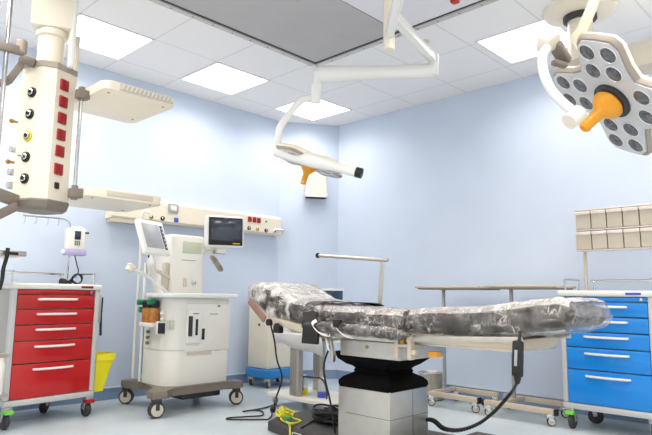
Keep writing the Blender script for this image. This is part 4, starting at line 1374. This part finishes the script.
# jars on the bottom shelf
for (px, py, c, lab) in ((303.5, 392, 'yellow', 'small clear jar with yellow base on the low trolley shelf'), (322, 391, 'plate_blue', 'small clear jar with blue base on the low trolley shelf')):
    q = onx(px, py, 3.52)
    t = thing('suction_jar', lab, 'jar', (q.x, q.y, .115), 0)
    MB().lathe([(.035, .115), (.038, .12), (.038, .158), (.034, .162)], Matrix.Translation((q.x, q.y, 0)), 16).build('base', M[c], t)
    MB().lathe([(.034, .162), (.036, .17), (.036, .25), (.02, .262)], Matrix.Translation((q.x, q.y, 0)), 16).build('glass', M['jar'], t)
    MB().lathe([(.022, .262), (.022, .275)], Matrix.Translation((q.x, q.y, 0)), 12).build('lid', M['white'], t)
pth = smooth([onx(302.5, 390, 3.47), onx(302.5, 379, 3.47), onx(304, 376.8, 3.47), onx(314, 377.5, 3.47), onx(321, 378.5, 3.47), onx(325, 384, 3.47), onx(327, 393, 3.47), onx(326.5, 399, 3.47)], 6)
zmin = min(p.z for p in pth)
o = MB().tube([V3((p.x, p.y, max(p.z, .121))) for p in pth], .0075, 8).build('breathing_tube', M['darkgrey'], origin=(3.47, 3.45, .115))
tag(o, 'dark grey bent tube arching over the jars on the low trolley shelf', 'tube')

# blue-footed tower unit
t = thing('warming_unit', 'tall cream cabinet on a blue wheeled foot behind the operating table head', 'medical unit', (4.15, 4.82, 0))
MB().prism([(3.93, 4.68), (3.97, 4.62), (4.38, 4.62), (4.42, 4.68), (4.42, 4.96), (4.38, 5.0), (3.97, 5.0), (3.93, 4.96)], .095, .185, bev=.02).build('foot', M['bluebase'], t)
o = MB().box(3.965, 4.39, 4.66, 4.985, .185, .90, .02).build('cabinet', M['cream'], t)
MB().box(4.08, 4.30, 4.652, 4.665, .42, .62, .004).build('front_panel', M['offwhite'], o)
MB().cyl((3.965, 4.80, .63), (3.957, 4.80, .63), .012, 10).build('side_button', M['darkgrey'], o)
for x, y in ((3.99, 4.94), (3.99, 4.68), (4.36, 4.68), (4.36, 4.94)):
    caster(t, x - 4.15, y - 4.82, .095, .042, .035, M['hub'], M['tyre'], M['alu'], .5, offs=.015)

# kick bucket
q = onx(431, 372, 4.72)
t = thing('kick_bucket', 'small steel bucket on the floor behind the operating table column', 'bucket', (q.x, q.y, 0))
mq = Matrix.Translation((q.x, q.y, 0))
MB().lathe([(.08, .03), (.09, .04), (.118, .235), (.126, .24), (.118, .245), (.114, .235), (.09, .05), (0, .05)], mq, 28).build('pail', M['steel'], t)
MB().lathe([(.11, .0), (.12, .01), (.12, .035), (.10, .04)], mq, 28).build('foot_ring', M['steel'], t)

# overbed tables
def overbed(t, yp, ya, yb, x_back, x_front, ztop, fa, fb, ba, bb_):
    MB().box(4.42, 4.84, yb, ya, ztop - .022, ztop, .006).build('table_top', M['beige_metal'], t)
    MB().box(4.44, 4.82, yb + .02, ya - .02, ztop - .032, ztop - .022, .004).build('top_frame', M['taupe_l'], t)
    MB().box(4.612, 4.638, yp - .012, yp + .012, .12, ztop - .03, .003).build('post', M['alu'], t)
    MB().bar((x_front, yp, .115), (x_back, yp, .115), .04, .03, .004).build('cross_tube', M['beige_metal'], t)
    MB().bar((x_front, fa, .105), (x_front, fb, .105), .04, .04, .004).build('front_foot', M['tan'], t)
    MB().bar((x_back, ba, .105), (x_back, bb_, .105), .04, .04, .004).build('rear_foot', M['tan'], t)
    for x, y in ((x_front, fa), (x_front, fb)) : MB().box(x - .022, x + .022, y - .012, y + .012, .080, .128, .004).build('end_plug', M['black'], t)
    w = WORLD[t.name].translation
    for x, y in ((x_front, fa - .03), (x_front, fb + .05), (x_back, ba - .03), (x_back, bb_ + .03)):
        caster(t, x - w.x, y - w.y, .088, .034, .03, M['hub'], M['tyre'], M['chrome'], -.9, offs=.012)


t = thing('overbed_table', 'beige overbed table on wheels behind the operating table foot, farther from blue cart', 'overbed table', (4.62, 3.0, 0))
overbed(t, 2.985, 3.16, 2.50, 4.80, 4.43, 1.036, 3.04, 2.53, 3.02, 2.56)
t = thing('overbed_table', 'beige overbed table on wheels standing next to the blue drawer cart', 'overbed table', (4.62, 2.33, 0))
overbed(t, 2.325, 2.455, 1.865, 4.79, 4.40, 1.042, 2.475, 1.885, 2.50, 1.96)

# ================================================================== FLOOR CABLES
def zfix(p, z): return V3((p.x, p.y, z))
pts = [onx(271, 326, 2.60)] + [at(274.5, 341, 4.0), at(277, 360, 4.05), at(282, 378, 4.1), at(276, 398, 4.2)] + [onz(275, 404, .012), onz(264, 408, .010), onz(243, 411.5, .010), onz(254, 410, .010), onz(262, 411.5, .010), onz(262, 415.5, .010), onz(248, 416.5, .010), onz(228, 418, .010), onz(232, 419.5, .010), onz(268, 419.5, .010)]
o = MB().tube(smooth(pts, 7), .0062, 8).build('trailing_cable', M['black'], origin=(3.0, 3.6, 0))
tag(o, 'thin black cable hanging from the table head and looping on the floor', 'cord')
# plug on the floor
pq = onz(272, 411, .03)
t = thing('power_plug', 'black power plug lying on the floor left of the operating table base', 'plug', (pq.x, pq.y, 0))
MB().bar(V3((pq.x, pq.y, .03)), V3((pq.x + .035, pq.y + .02, .05)), .04, .045, .010).build('plug_body', M['black'], t)
MB().tube(smooth([V3((pq.x, pq.y, .03)), onz(271.5, 416, .012), onz(268.5, 419, .009)], 5), .006, 8).build('plug_cord', M['black'], t)
# black coil beside the column
m = MB()
c0 = V3((2.98, 2.82, .10))
for k in range(22):
    R0 = random.uniform(.07, .14); ph = random.uniform(0, 6.28); tl = random.uniform(-.6, .6); ox, oy = random.uniform(-.05, .05), random.uniform(-.10, .10)
    pp_ = []
    for i in range(29):
        u = 2 * PI * i / 28 + ph
        pp_.append(c0 + V3((ox + R0 * .8 * math.cos(u), oy + R0 * 1.15 * math.sin(u), .012 + .006 * (k % 4) + abs(tl) * R0 * (1 + math.sin(u + k)) * .6)))
    m.tube(pp_, .0075, 6)
for k in range(3):      # standing loop
    m.tube([c0 + V3((.06, -.12, .075)) + V3((.02 * math.cos(2 * u) + .012 * k, .085 * math.cos(u), .075 * math.sin(u))) for u in [2 * PI * i / 24 for i in range(25)]], .009, 6)
o = m.build('cable_coil', M['black'], origin=(2.96, 2.78, .095))
tag(o, 'tangled coil of thick black cable on the base beside the steel column', 'cable')
# thin black lead over the foot
o = MB().tube(smooth([onz(332, 413, .14), onz(318, 418, .105), onz(308, 424, .10), onz(301, 428, .088)], 5), .006, 6).build('thin_lead', M['black'], origin=(2.85, 2.9, .095))
tag(o, 'short black lead running from the cable coil across the table base', 'cable')
# yellow-green earth lead bundle
m = MB()
bc = onz(285, 413.5, .12)
for k in range(9):
    R0 = random.uniform(.025, .05)
    ax = V3((random.uniform(-1, 1), random.uniform(-1, 1), random.uniform(.2, 1))).normalized()
    q = V3((0, 0, 1)).cross(ax)
    q = q.normalized() if q.length > .01 else V3((1, 0, 0))
    w2 = ax.cross(q)
    pp_ = [bc + V3((0, random.uniform(-.01, .01), 0)) + (q * math.cos(u) * R0 * 1.2 + w2 * math.sin(u) * R0) for u in [2 * PI * i / 20 for i in range(21)]]
    m.tube([V3((p.x, p.y, max(p.z, .098))) for p in pp_], .0075, 6)
m.tube(smooth([bc + V3((-.01, -.01, -.01)), onz(281, 419, .10), onz(289, 424, .085), onx(290, 431, 2.69), onx(290, 440, 2.69)], 5), .007, 6)
m.tube(smooth([bc + V3((0, -.03, 0)), onz(293, 418, .10), onz(301, 421, .098), onz(292, 423.5, .098), onz(284, 421, .10)], 5), .0065, 6)
t = thing('earth_lead', 'yellow-green earth cable bundle with green plug on the table base', 'cable', (bc.x, bc.y, .095))
m.build('wire', M['wire_y'], t)
gq = onz(287.5, 419, .115)
MB().bar(gq + V3((-.02, .02, 0)), gq + V3((.02, -.02, .004)), .03, .026, .008).build('plug', M['green'], t)

# ================================================================== LIGHT / COLOUR MANAGEMENT
wd = bpy.data.worlds.new('world'); SC.world = wd
wd.use_nodes = True
wd.node_tree.nodes['Background'].inputs['Color'].default_value = (.8, .85, .9, 1)
wd.node_tree.nodes['Background'].inputs['Strength'].default_value = .3
vs = SC.view_settings
vs.view_transform = 'Standard'; vs.look = 'None'; vs.exposure = 0.3; vs.gamma = 1.0
try: vs.use_curve_mapping = False
except Exception: pass
